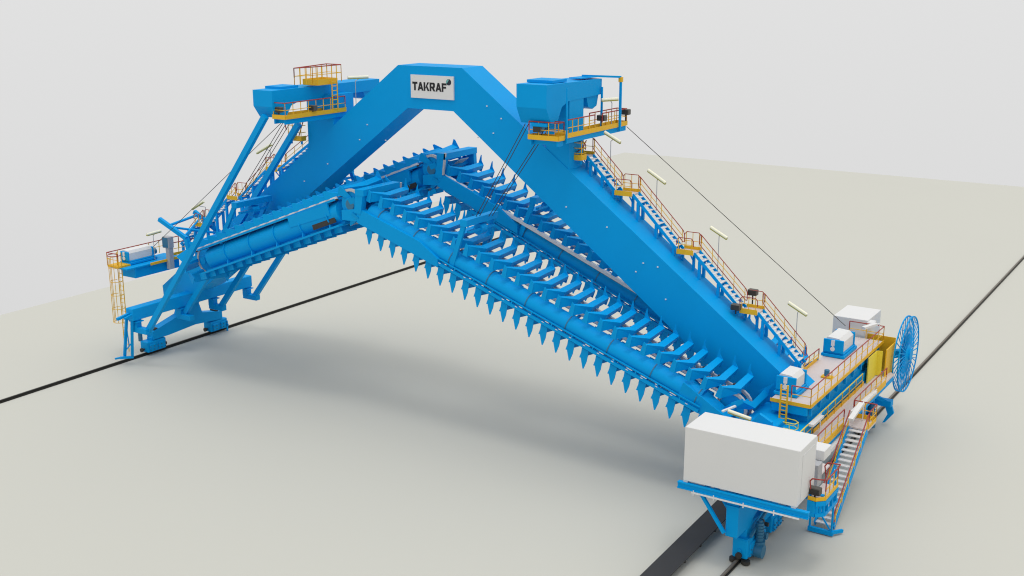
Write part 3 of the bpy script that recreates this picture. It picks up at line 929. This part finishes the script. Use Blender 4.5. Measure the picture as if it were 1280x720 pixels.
# V-shaped lattice arms at the left end
vf = thing("lattice_arm", "blue V-shaped lattice arms rising behind the front strut above the grey cabinet", "lattice arm", (-41.5, -1.6, 7.4))
m = MB()
m.bar((-43.3, -2.3, 9.0), (-41.2, -2.0, 7.9), 0.24, 0.26)
m.bar((-41.2, -2.0, 7.9), (-40.9, -2.0, 6.6), 0.26, 0.28)
m.build("front_arm", 'blue', vf)
m = MB()
m.bar((-43.3, 0.7, 9.0), (-40.9, 0.9, 7.6), 0.24, 0.26)
m.build("rear_arm", 'blue', vf)
m = MB()
m.tube((-42.5, -2.2, 8.65), (-42.9, 0.75, 8.85), 0.09, 10)
m.tube((-42.4, -2.2, 8.55), (-41.0, 0.8, 7.75), 0.08, 10)
m.tube((-41.4, -2.0, 8.0), (-42.7, 0.75, 8.7), 0.07, 10)
m.build("cross_braces", 'blue', vf, True)

# end platform of the left leg
ep = thing("end_platform", "narrow blue platform with yellow edges at the outer end of the left leg", "platform", (-44.0, -3.5, 5.3))
m = MB()
m.bbox(-44.9, -43.5, -4.4, -0.7, 5.42, 6.12, 0.04)
m.box(-44.98, -43.3, -5.2, -0.7, 6.14, 6.22)
m.build("box_beam", 'blue', ep)
m = MB()
m.box(-44.95, -43.9, -5.35, -4.4, 6.22, 6.34)
m.box(-43.32, -43.24, -3.3, -0.7, 6.1, 6.26)
m.build("yellow_edging", 'yellow', ep)
rail_on(ep, [(-43.9, -5.35, 6.3), (-44.95, -5.35, 6.3), (-44.95, 0.6, 6.3)], h=0.85, step=0.9, kick=False)
rail_on(ep, [(-43.6, -1.3, 6.3), (-43.0, 0.9, 6.4)], h=0.85, step=0.6, kick=True)

def drive(name_label, x0, x1, y0, y1, z, h, group):
    t = thing("boom_drive", name_label, "drive unit", ((x0 + x1) / 2, (y0 + y1) / 2, z), group)
    m = MB()
    m.bbox(x0 - 0.12, x1 + 0.12, y0 - 0.1, y1 + 0.25, z, z + 0.16, 0.02)
    m.bbox(x0 - 0.05, x1 + 0.05, y0, y1 + 0.15, z + 0.16, z + 0.26, 0.02)
    m.build("base_skid", 'blue', t)
    for yy in (y0 - 0.04, y1):
        m = MB()
        m.bbox(x0 - 0.03, x1 + 0.03, yy - 0.04, yy + 0.06, z + 0.26, z + h, 0.02)
        m.build("end_plate", 'blue', t)
    m = MB()
    w = x1 - x0
    prof = [(x0 + .04, z + .27), (x1 - .04, z + .27), (x1 - .04, z + h * 0.86), (x1 - w * .25, z + h * 1.06), (x0 + w * .15, z + h * 1.1), (x0 + .04, z + h * 0.95)]
    m.prism([(x, y0 + 0.025, zz) for x, zz in prof], (0, y1 - y0 - 0.07, 0))
    m.build("hood", 'white', t)
    m = MB()
    xc = (x0 + x1) / 2 - 0.02
    m.box(xc - 0.09, xc + 0.09, y0 - 0.12, y0 - 0.085, z + h * .66, z + h * .98)
    m.box(xc - 0.04, xc + 0.04, y0 - 0.115, y0 - 0.085, z + h * .5, z + h * .66)
    m.tube((xc, y0 - 0.085, z + h * .48), (xc, y0 - 0.12, z + h * .48), 0.12, 12)
    m.build("cover_plate", 'tread', t)
    m = MB()
    m.tube((xc, y1 + 0.06, z + h * 0.5), (xc, y1 + 0.5, z + h * 0.5), 0.2, 12)
    m.build("motor", 'motor', t, True)
    return t
GD = "white hooded drive units"
drive("white hooded drive between blue plates on the narrow platform of the left leg", -44.75, -44.05, -4.35, -2.4, 6.24, 0.85, GD)
cabp = thing("control_cabinet", "grey control cabinet on a post beside the front strut", "cabinet", (-43.2, -1.8, 5.6))
MB().bbox(-43.55, -42.95, -2.0, -1.55, 7.0, 7.75, 0.02).build("cabinet_box", 'grey', cabp)
MB().box(-43.32, -42.99, -1.95, -1.6, 5.6, 7.0).build("post", 'grey', cabp)
MB().box(-43.53, -43.0, -2.012, -2.002, 7.05, 7.70).build("door", 'motor', cabp)

# caged ladder of left end
cl = thing("caged_ladder", "tall thin yellow caged ladder hanging from the outer end of the left leg", "ladder", (-44.2, -5.6, 0.8))
m = MB()
lx, ly = -44.1, -5.1
for s in (-1, 1):
    m.tube((lx + s * 0.2, ly, 0.6), (lx + s * 0.2, ly, 7.2), 0.03, 5)
z = 0.8
while z < 6.4:
    m.tube((lx - 0.2, ly, z), (lx + 0.2, ly, z), 0.018, 5)
    z += 0.28
m.build("ladder_rungs", 'yellow', cl)
m = MB()
cyc = ly - 0.36
for z in (2.7, 3.6, 4.5, 5.4, 6.3):
    pts = [(lx + 0.38 * math.cos(a), cyc + 0.38 * math.sin(a), z) for a in [math.radians(q) for q in range(50, -231, -20)]]
    m.path(pts, 0.02, 4)
for q in (0, -50, -90, -130, -180):
    a = math.radians(q)
    m.tube((lx + 0.38 * math.cos(a), cyc + 0.38 * math.sin(a), 2.7), (lx + 0.38 * math.cos(a), cyc + 0.38 * math.sin(a), 7.0), 0.018, 4)
m.build("safety_cage", 'yellow', cl)
m = MB()
pts = [(lx + 0.42 * math.cos(a), cyc + 0.42 * math.sin(a), 7.1) for a in [math.radians(q) for q in range(60, -241, -20)]]
m.path(pts, 0.026, 5)
m.build("top_hoop", 'red', cl)
ff = thing("foot_frame", "narrow blue A-shaped foot frame hanging beside the foot of the caged ladder", "foot frame", (-43.3, -5.9, 0.2))
m = MB()
m.bar((-42.7, -6.0, 3.4), (-43.55, -5.75, 0.55), 0.16, 0.16)
m.bar((-42.35, -5.9, 3.2), (-43.05, -5.55, 0.6), 0.16, 0.16)
m.bar((-43.6, -6.1, 0.5), (-43.0, -5.5, 0.5), 0.2, 0.12)
m.bar((-43.7, -6.4, 0.5), (-43.5, -5.8, 0.5), 0.1, 0.1)
m.build("legs", 'blue', ff)
m = MB()
m.bar((-42.9, -5.9, 2.3), (-43.2, -5.6, 1.2), 0.06, 0.06)
m.bar((-42.75, -5.7, 1.6), (-43.3, -5.8, 1.0), 0.06, 0.06)
m.build("braces", 'blue', ff)

# ------------------------------------------------------------------ right carriage
cg = thing("carriage", "long blue carriage beam with two stacked decks above the near rail", "carriage", (0, 0, 1.7))
m = MB()
m.bbox(-1.2, 0.5, -8.2, 9.4, 2.0, 4.05, 0.05)
m.build("main_beam", 'blue', cg)
m = MB()
m.bbox(-1.3, 0.42, -2.7, 9.2, 4.5, 4.95, 0.03)
y = -2.4
while y < 9.2:
    m.box(-1.25, 0.52, y - 0.06, y + 0.06, 4.78, 4.96)
    m.box(0.44, 0.56, y - 0.05, y + 0.05, 4.5, 4.95)
    y += 1.3
m.box(-1.1, 0.3, -2.2, 8.8, 4.05, 4.5)
m.build("upper_frame", 'blue', cg)
MB().box(-1.35, 0.58, -2.72, 9.22, 4.97, 5.05).build("upper_deck", 'deck', cg)
m = MB()
m.box(0.582, 0.612, -2.72, 9.22, 4.95, 5.12)
m.box(-1.35, 0.58, -2.752, -2.722, 4.95, 5.12)
m.build("kick_plate", 'yellow', cg)
rail_on(cg, [(-0.35, -2.72, 5.05), (0.58, -2.72, 5.05), (0.58, 9.2, 5.05), (-1.3, 9.2, 5.05)], h=0.85, step=1.0, kick=False)
rail_on(cg, [(-1.35, 1.2, 5.05), (-1.35, 4.2, 5.05)], h=0.6, step=0.8, kick=True)
m = MB()
m.box(0.55, 1.45, -8.0, 8.7, 3.42, 3.5)
m.box(1.45, 2.62, -0.2, 1.1, 3.42, 3.5)
m.box(1.45, 2.4, -9.0, -5.2, 3.42, 3.5)
m.build("lower_walkway", 'deck', cg)
m = MB()
for y0, y1 in ((-5.2, -0.25), (1.1, 8.6)):
    m.bar((1.40, y0, 3.28), (1.40, y1, 3.28), 0.10, 0.24)
    y = y0 + .3
    while y < y1:
        m.bar((0.5, y, 3.3), (1.38, y, 3.3), 0.08, 0.16)
        y += 1.2
m.build("walkway_beams", 'blue', cg)
m = MB()
m.box(0.555, 0.585, -7.8, -3.6, 3.5, 3.7)
m.box(0.555, 0.585, -2.0, 6.0, 3.5, 3.7)
m.box(1.46, 1.49, -5.0, -0.3, 3.38, 3.7)
m.box(1.46, 1.49, 1.2, 6.9, 3.38, 3.7)
m.box(1.5, 2.62, 1.11, 1.14, 3.38, 3.72)
m.build("toe_boards", 'yellow', cg)
rail_on(cg, [(1.48, -5.0, 3.5), (1.48, -0.35, 3.5)], h=0.85, step=0.95, kick=False)
rail_on(cg, [(1.48, 1.3, 3.5), (1.48, 6.9, 3.5)], h=0.85, step=1.0, kick=False)
rail_on(cg, [(0.6, -4.6, 3.5), (0.6, 5.6, 3.5)], h=0.75, step=1.15, kick=False, top='lightyellow', close_ends=False)
rail_on(cg, [(1.5, 1.12, 3.5), (2.6, 1.12, 3.5), (2.6, -0.1, 3.5)], h=0.85, step=0.6, kick=True)
# boom pivot housings
m = MB()
m.bbox(-2.1, -0.5, -4.3, -1.2, 3.3, 4.3, 0.05)
m.prism([(-2.4, -4.5, 3.4), (-0.6, -4.5, 3.4), (-0.6, -4.5, 4.6), (-1.2, -4.5, 4.9)], (0, 0.2, 0))
m.prism([(-2.4, -1.6, 3.4), (-0.6, -1.6, 3.4), (-0.6, -1.6, 4.6), (-1.2, -1.6, 4.9)], (0, 0.2, 0))
m.build("pivot_housing", 'blue', cg)
MB().bbox(-2.1, -0.5, 1.1, 4.0, 3.3, 4.3, 0.05).build("pivot_housing", 'blue', cg)
# legs
m = MB()
m.bbox(-0.27, 0.27, -10.35, -8.6, 1.55, 3.35, 0.03)
m.bbox(-0.33, 0.33, -10.42, -8.5, 2.95, 3.0, 0.01)
m.prism([(-0.25, -9.0, 1.6), (-0.25, -8.6, 3.3), (-0.25, -7.0, 3.3), (-0.25, -7.0, 2.2)], (0.5, 0, 0))
m.bbox(-0.20, 0.28, -9.3, -5.4, 1.0, 1.6, 0.03)
m.build("near_leg", 'blue', cg)
m = MB()
m.bbox(-0.3, 0.3, 7.8, 9.6, 1.2, 2.1, 0.03)
m.build("far_leg", 'blue', cg)

bogie("large blue bogie with upright motor under the white container", 0.10, -8.35, 2.1, 0.62, 0.85, 1, True)
bogie("blue bogie under the far end of the carriage below the cable reel", 0.0, 8.6, 2.3, 0.62, 0.85, 1)
o = bogie("second blue bogie behind the motor of the leg under the white container", 0.10, -5.9, 1.3, 0.62, 0.8, 0)

sw = thing("rail_sweeper", "blue bracket with curved blade sweeping the rail below the cable reel", "rail sweeper", (1.0, 9.8, 0.3))
m = MB()
m.bbox(0.25, 1.15, 9.75, 10.25, 1.15, 1.5, 0.02)
m.bar((0.2, 9.7, 1.7), (0.9, 9.9, 1.4), 0.2, 0.2)
m.build("arm", 'blue', sw)
m = MB()
m.prism([(0.75, 10.0, 1.15), (1.15, 10.0, 1.15), (1.28, 10.0, 0.75), (0.85, 10.0, 0.15), (0.70, 10.0, 0.1), (0.95, 10.0, 0.65)], (0, 0.16, 0))
m.build("blade", 'blue', sw)

# drives on upper deck
drive("white hooded drive between blue plates at the near end of the upper deck", -1.34, -0.43, -1.95, -0.55, 5.07, 0.95, GD)
drive("white hooded drive between blue plates in the middle of the upper deck", -1.34, -0.35, 5.0, 6.9, 5.07, 0.95, GD)
pp = thing("deck_valve", "tiny blue valve on a yellow stand on the upper deck between the drives", "valve", (0.0, 1.6, 5.05))
MB().bbox(-0.35, 0.2, 1.5, 1.85, 5.05, 5.15, 0.02).build("stand", 'yellow', pp)
MB().tube((-0.1, 1.68, 5.15), (-0.1, 1.68, 5.45), 0.13, 10).build("valve_body", 'motor', pp, True)

# yellow caged ladder near end of upper deck
dl = thing("deck_ladder", "short yellow caged ladder between the upper and lower deck", "ladder", (-0.55, -2.9, 3.5))
m = MB()
for s in (-0.16, 0.16):
    m.bar((-0.62 + s, -2.95, 3.1), (-0.62 + s, -2.95, 5.95), 0.07, 0.07)
z = 3.3
while z < 5.9:
    m.tube((-0.78, -2.95, z), (-0.46, -2.95, z), 0.025, 5)
    z += 0.2
m.build("ladder_rungs", 'yellow', dl)
m = MB()
for z in (3.75, 4.05, 4.35):
    m.path([(-0.46, -2.95, z), (0.0, -3.0, z), (0.22, -3.2, z), (0.15, -3.5, z), (-0.4, -3.5, z)], 0.025, 5)
m.tube((0.22, -3.2, 3.75), (0.22, -3.2, 4.35), 0.02, 5)
m.tube((-0.1, -3.5, 3.75), (-0.1, -3.5, 4.35), 0.02, 5)
m.build("safety_cage", 'lightyellow', dl)

# ------------------------------------------------------------------ white containers
ct = thing("electrical_container", "big plain white container on blue beams over the near bogie", "container", (0.3, -9.6, 3.7))
MB().bbox(-2.12, 2.80, -10.65, -8.62, 3.74, 6.14, 0.02).build("body", 'white', ct)
MB().box(2.802, 2.815, -10.3, -8.9, 3.9, 5.85).build("door", 'white', ct)
m = MB()
for x in (-2.05, 2.62):
    m.box(x - 0.07, x + 0.12, -10.62, -10.3, 3.66, 3.74)
    m.box(x - 0.07, x + 0.12, -9.0, -8.66, 3.66, 3.74)
m.build("feet", 'white', ct)
sf = thing("container_frame", "light blue beam frame carrying the big white container", "support frame", (0.3, -9.6, 3.4))
m = MB()
for yy in (-10.62, -8.75):
    m.box(-2.35, 3.3, yy - 0.1, yy + 0.1, 3.60, 3.655)
    m.box(-2.35, 3.3, yy - 0.1, yy + 0.1, 3.36, 3.42)
    m.box(-2.35, 3.3, yy - 0.05, yy + 0.05, 3.42, 3.60)
for x in (-2.2, -1.2, -0.1, 1.2, 2.3):
    m.box(x - 0.06, x + 0.06, -10.5, -8.86, 3.42, 3.58)
m.build("beams", 'blue', sf)
m = MB()
for yy in (-10.5, -9.2):
    MB().bar((-1.45, yy, 3.40), (-0.25, yy, 1.75), 0.12, 0.14).build("diagonal_brace", 'blue', sf)
m = MB()
for x in (-1.6, -0.7, 0.6, 1.9):
    m.box(x - 0.02, x + 0.02, -10.75, -10.71, 3.2, 3.42)
m.box(-1.7, 2.95, -10.745, -10.70, 3.28, 3.345)
m.build("cable_tray", 'tread', sf)

# corner platform right of container
cp = thing("corner_platform", "small railed platform at the right end of the white container, yellow edged", "platform", (2.9, -8.4, 3.5))
z = 3.62
m = MB()
m.add([(2.84, -9.35, z), (3.15, -9.4, z), (3.45, -9.1, z), (3.45, -7.5, z), (2.84, -7.5, z)], [(0, 1, 2, 3, 4)])
m.build("deck", 'deck', cp)
edge = [(2.82, -9.37), (3.16, -9.42), (3.47, -9.11), (3.47, -7.5)]
k, bmz, low = MB(), MB(), MB()
for (xa, ya), (xb, yb) in zip(edge[:-1], edge[1:]):
    k.bar((xa, ya, z + 0.07), (xb, yb, z + 0.07), 0.03, 0.16)
    bmz.bar((xa, ya, z - 0.13), (xb, yb, z - 0.13), 0.08, 0.20)
    bmz.bar((xa, ya, z - 0.62), (xb, yb, z - 0.62), 0.08, 0.16)
    for q in (0.15, 0.5, 0.85):
        bmz.bar((xa + (xb - xa) * q, ya + (yb - ya) * q, z - 0.2), (xa + (xb - xa) * q, ya + (yb - ya) * q, z - 0.56), 0.12, 0.06)
k.build("kick_plate", 'yellow', cp)
bmz.build("edge_beams", 'blue', cp)
rail_on(cp, [(3.45, -9.1, z), (3.45, -7.55, z)], h=0.85, step=0.6, kick=False)
r = MB()
r.path([(2.9, -9.35, z + 0.45), (2.86, -9.35, z + 0.8), (2.95, -9.36, z + 0.92), (3.2, -9.34, z + 0.93), (3.45, -9.1, z + 0.87)], 0.03)
r.path([(2.95, -7.5, z + 0.3), (2.85, -7.45, z + 0.75), (2.95, -7.4, z + 0.9), (3.45, -7.3, z + 0.9), (3.45, -7.5, z + 0.87)], 0.03)
r.build("hand_rail", 'red', cp)

# access stair down to the ground
ast = thing("access_stair", "long blue stair with pale treads leading from the lower walkway down to the ground", "stairs", (2.1, -4.2, 0.1))
A, B = V((0, -0.2, 3.45)), V((0, -4.55, 0.25))
x0, x1 = 1.72, 2.58
for x in (x0, x1):
    MB().bar(A + V((x, 0, 0)), B + V((x, 0, 0)), 0.06, 0.30).build("stringer", 'blue', ast)
n = 19
t0 = None
for k in range(0, n):
    p = A.lerp(B, (k + 0.5) / n)
    if t0 is None:
        base = p.copy()
        t0 = MB().box(x0 + 0.035, x1 - 0.035, p.y - 0.13, p.y + 0.13, p.z - 0.012, p.z + 0.028).build("tread", 'tread', ast)
    else:
        copy_child(t0, ast, p - base)
up = V((0, 0, 1))
posts, rails = MB(), MB()
for x in (x0 - 0.02, x1 + 0.02):
    for k in range(6):
        q = A.lerp(B, 0.03 + 0.94 * k / 5) + V((x, 0, 0))
        posts.tube(q, q + up * 0.85, 0.024, 5)
    a, b = A.lerp(B, 0.0) + V((x, 0, 0)), A.lerp(B, 1.0) + V((x, 0, 0))
    rails.path([a + up * 0.85, b + up * 0.85, b + V((0, -0.18, 0)) + up * 0.65, b + V((0, -0.15, 0)) + up * 0.35, b + V((0, 0.05, 0)) + up * 0.33], 0.03)
    posts.tube(a + up * 0.43, b + up * 0.43, 0.02, 5)
g_ = posts.build("guardrail", 'yellow', ast)
rails.build("hand_rail", 'red', g_)
m = MB()
for x in (1.62, 2.62):
    m.bar((x, -4.95, 0.15), (x, -4.95, 3.3), 0.08, 0.08)
m.bar((1.55, -4.95, 0.16), (2.7, -4.95, 0.16), 0.16, 0.20)
m.bar((1.62, -4.95, 1.6), (2.55, -4.95, 0.3), 0.06, 0.06)
m.bar((2.62, -4.95, 0.2), (2.95, -4.4, 0.15), 0.12, 0.14)
m.build("foot_frame", 'blue', ast)

# grey cabinets beside container
for (x0_, x1_, y0_, y1_, z0_, z1_, mm, lb) in ((2.0, 2.75, -7.3, -6.4, 4.5, 4.95, 'white', "small white lamp housing box right behind the container's corner"),
                                     (2.2, 2.75, -8.0, -7.45, 3.55, 4.55, 'grey', "grey upright cabinet tucked behind the container's right end")):
    t = thing("switch_cabinet", lb, "cabinet", ((x0_ + x1_) / 2, (y0_ + y1_) / 2, 3.5), "cabinets beside the container")
    MB().bbox(x0_, x1_, y0_, y1_, z0_, z1_, 0.02).build("cabinet_box", mm, t)
    MB().box((x0_ + x1_) / 2 - 0.05, (x0_ + x1_) / 2 + 0.05, (y0_ + y1_) / 2 - 0.05, (y0_ + y1_) / 2 + 0.05, 3.5, z0_).build("post", 'grey', t)

fc = thing("machinery_container", "smaller plain white container at the far end of the upper deck", "container", (-1.3, 10.7, 4.3))
MB().bbox(-2.3, -0.38, 9.42, 12.0, 4.35, 6.02, 0.02).build("body", 'white', fc)
MB().box(-2.2, -0.5, 9.5, 11.9, 4.1, 4.35).build("skid", 'blue', fc)
MB().bbox(-0.42, -0.05, 9.3, 9.95, 5.72, 5.95, 0.04).build("vent_cowl", 'white', fc)

# yellow cable guide housing and reel
yh = thing("cable_guide_housing", "open yellow sheet metal housing beside the blue cable reel", "housing", (0.6, 9.6, 3.3))
m = MB()
m.box(-0.6, 1.15, 9.55, 9.60, 3.25, 5.25)
m.box(1.1, 1.16, 7.9, 9.55, 3.45, 5.0)
m.prism([(-0.15, 9.60, 5.05), (0.55, 9.60, 5.05), (0.55, 10.6, 4.75), (-0.15, 10.6, 4.75)], (0, 0, 0.05))
m.box(-0.8, -0.15, 9.58, 9.62, 4.7, 5.0)
m.build("sheet_panels", 'yellow', yh)
m = MB()
m.box(0.62, 0.68, 6.3, 7.9, 3.52, 4.9)
m.box(0.62, 0.95, 7.86, 7.9, 3.52, 4.9)
m.build("pale_side_panel", 'lightyellow', yh)

rx, ry, rz, rr = 1.42, 11.0, 4.0, 2.12
re = thing("cable_reel", "tall blue spoked cable reel standing upright at the far end", "cable reel", (rx, ry, rz))
for s, nm in ((-1, "rim"), (1, "rim")):
    m = MB()
    m.ring((rx + s * 0.13, ry, rz), (1, 0, 0), rr - 0.05, rr + 0.02, 0.06, 48)
    m.build(nm, 'blue', re, True)
m = MB()
N = 34
for s in (-1, 1):
    for k in range(N):
        a = 2 * math.pi * (k + (0.5 if s > 0 else 0)) / N
        c_, s_ = math.cos(a), math.sin(a)
        m.bar((rx + s * 0.10, ry + 0.3 * c_, rz + 0.3 * s_), (rx + s * 0.13, ry + (rr - .03) * c_, rz + (rr - .03) * s_), 0.05, 0.03, (1, 0, 0))
for k in range(N):
    a = 2 * math.pi * k / N
    c_, s_ = math.cos(a), math.sin(a)
    if k % 4 == 0:
        m.tube((rx - 0.13, ry + rr * c_, rz + rr * s_), (rx + 0.13, ry + rr * c_, rz + rr * s_), 0.018, 5)
m.build("spokes", 'blue', re)
m = MB()
m.tube((rx - 0.26, ry, rz), (rx + 0.30, ry, rz), 0.34, 20)
m.tube((rx - 0.30, ry, rz), (rx + 0.02, ry, rz), 0.30, 36, r2=0.85)
m.tube((rx + 0.03, ry, rz), (rx + 0.24, ry, rz), 0.7, 36, r2=0.30)
m.build("hub", 'blue', re, True)
m = MB()
m.bar((rx - 0.3, ry, rz), (0.3, ry - 0.3, rz - 0.2), 0.4, 0.4)
m.bar((0.3, ry - 0.3, rz - 0.2), (0.2, 9.3, 2.6), 0.4, 0.5)
m.build("axle_bracket", 'blue', re)

# ------------------------------------------------------------------ lamps
def tube_lamp(label, a, b, foot, r=0.085):
    a, b, foot = V(a), V(b), V(foot)
    t = thing("tube_lamp", label, "lamp", foot, "yellow white tube lamps")
    mid = a.lerp(b, 0.55)
    MB().tube(a, b, r, 10).build("tube", 'tube', t, True)
    d = (b - a).normalized()
    MB().bar(a - V((0, 0, r * 0.75)), b - V((0, 0, r * 0.75)), r * 1.7, r * 0.8).build("housing", 'olive', t)
    MB().path([mid - V((0, 0, r)), V((foot.x, foot.y, mid.z - 0.2)), foot], 0.022, 5).build("pole", 'grey', t)
    return t
tube_lamp("yellow white tube lamp just below the right hoist platform's corner", (-12.35, 0.9, 16.42), (-11.42, 0.9, 15.96), (-11.95, 0.85, 14.5))
tube_lamp("yellow white tube lamp above the upper small landing of the right slope", (-9.8, 0.9, 14.66), (-8.8, 0.9, 14.08), (-9.25, 0.85, 12.6))
tube_lamp("yellow white tube lamp halfway down the right slope stairs", (-6.25, 0.9, 12.08), (-5.35, 0.9, 11.62), (-5.75, 0.85, 9.9))
tube_lamp("yellow white tube lamp lowest on the right slope stairs, near the upper deck", (-2.0, 0.9, 8.80), (-1.05, 0.9, 8.32), (-1.5, 0.85, 6.5))
tube_lamp("tube lamp at the rear end of the right hoist arm beside the pipe frame", (-13.1, 1.9, 17.95), (-12.5, 2.6, 17.98), (-12.75, 2.4, 16.5))
tube_lamp("olive tube lamp beside the upper part of the front strut", (-36.9, 0.45, 13.5), (-35.6, 0.45, 14.15), (-36.1, 0.8, 12.0))
tube_lamp("olive tube lamp above the V-shaped lattice arms", (-43.2, 0.45, 9.25), (-42.05, 0.45, 9.87), (-42.3, 0.8, 8.0))
tube_lamp("olive tube lamp standing over the white drive of the narrow end platform", (-43.9, -2.9, 8.0), (-43.9, -1.75, 8.05), (-43.9, -2.4, 6.2))
tube_lamp("olive tube lamp on the left hoist arm behind the platform railing", (-28.9, 0.1, 18.55), (-28.3, 1.2, 18.55), (-28.6, 0.4, 16.6))
tube_lamp("pale tube lamp lying behind the top edge of the white container", (-2.5, -5.0, 4.95), (-1.4, -5.0, 4.78), (-2.0, -4.8, 3.6))
o = MB().bar((-2.75, -5.1, 4.9), (-2.35, -4.5, 5.05), 0.12, 0.07).build("lamp_arm", 'tread')
tag(o, "short pale lamp arm behind the left part of the container roof", "lamp arm")

def floodlight(label, x, y, z, post):
    t = thing("floodlight", label, "floodlight", (x, y, post), "dark grey floodlights")
    MB().bbox(x - 0.24, x + 0.24, y - 0.16, y + 0.16, z - 0.14, z + 0.16, 0.03).build("housing", 'lampgrey', t)
    MB().box(x - 0.2, x + 0.2, y - 0.18, y - 0.162, z - 0.11, z + 0.12).build("glass", 'dark', t)
    MB().box(x - 0.03, x + 0.03, y - 0.02, y + 0.02, post, z - 0.14).build("bracket", 'dark', t)
floodlight("dark floodlight on the near corner platform beside the white container", 3.02, -9.1, 3.92, 3.62)
floodlight("dark floodlight on the outer side of the lowest landing of the right slope", -3.9, 1.05, 9.0, 8.3)
floodlight("dark floodlight on the near side of the lowest landing of the right slope", -4.3, -0.1, 8.45, 8.1)
floodlight("dark floodlight at the near corner of the short platform under the right arm's head", -14.0, -3.0, 16.85, 16.42)
floodlight("dark floodlight at the far rear corner of the right hoist platform", -12.72, 3.95, 17.15, 16.5)
floodlight("dark floodlight at the railing middle of the right hoist platform", -12.85, 1.5, 17.05, 16.5)
floodlight("dark floodlight at the near end of the left hoist platform", -29.6, -5.0, 17.1, 16.68)
floodlight("dark floodlight halfway along the left hoist platform's railing", -29.0, -2.9, 17.05, 16.68)

def bent_lamp(label, a, b, foot):
    a, b, foot = V(a), V(b), V(foot)
    t = thing("walkway_lamp", label, "lamp", foot, "white walkway lamps")
    MB().bar(a, b, 0.24, 0.12).build("head", 'white', t)
    pts = [b.lerp(a, 0.15), V((foot.x, foot.y, b.z + 0.02)), V((foot.x, foot.y, b.z - 0.25)), foot]
    MB().path(pts, 0.03, 6).build("stem", 'tread', t)
bent_lamp("white box lamp on a bent stem over the lower walkway's near end", (0.75, -3.0, 4.25), (0.85, -1.8, 4.35), (0.72, -1.5, 3.5))
bent_lamp("long white lamp arm slanting beside the top of the access stair", (1.75, 0.1, 4.1), (1.55, 4.6, 3.75), (1.55, 4.9, 3.5))
bent_lamp("short white lamp standing at the top landing of the access stair", (1.95, -0.9, 4.1), (2.0, 0.6, 4.45), (2.05, 0.8, 3.5))
o = MB().bar((1.58, -3.1, 3.10), (1.58, -0.55, 3.05), 0.16, 0.20).build("cable_duct", 'white')
tag(o, "white duct along the lower walkway's outer edge, beside the upper half of the access stair", "duct")
bent_lamp("thin white lamp stem rising beside the smaller white container", (-0.1, 7.6, 6.1), (0.35, 8.4, 6.2), (0.5, 8.5, 5.05))
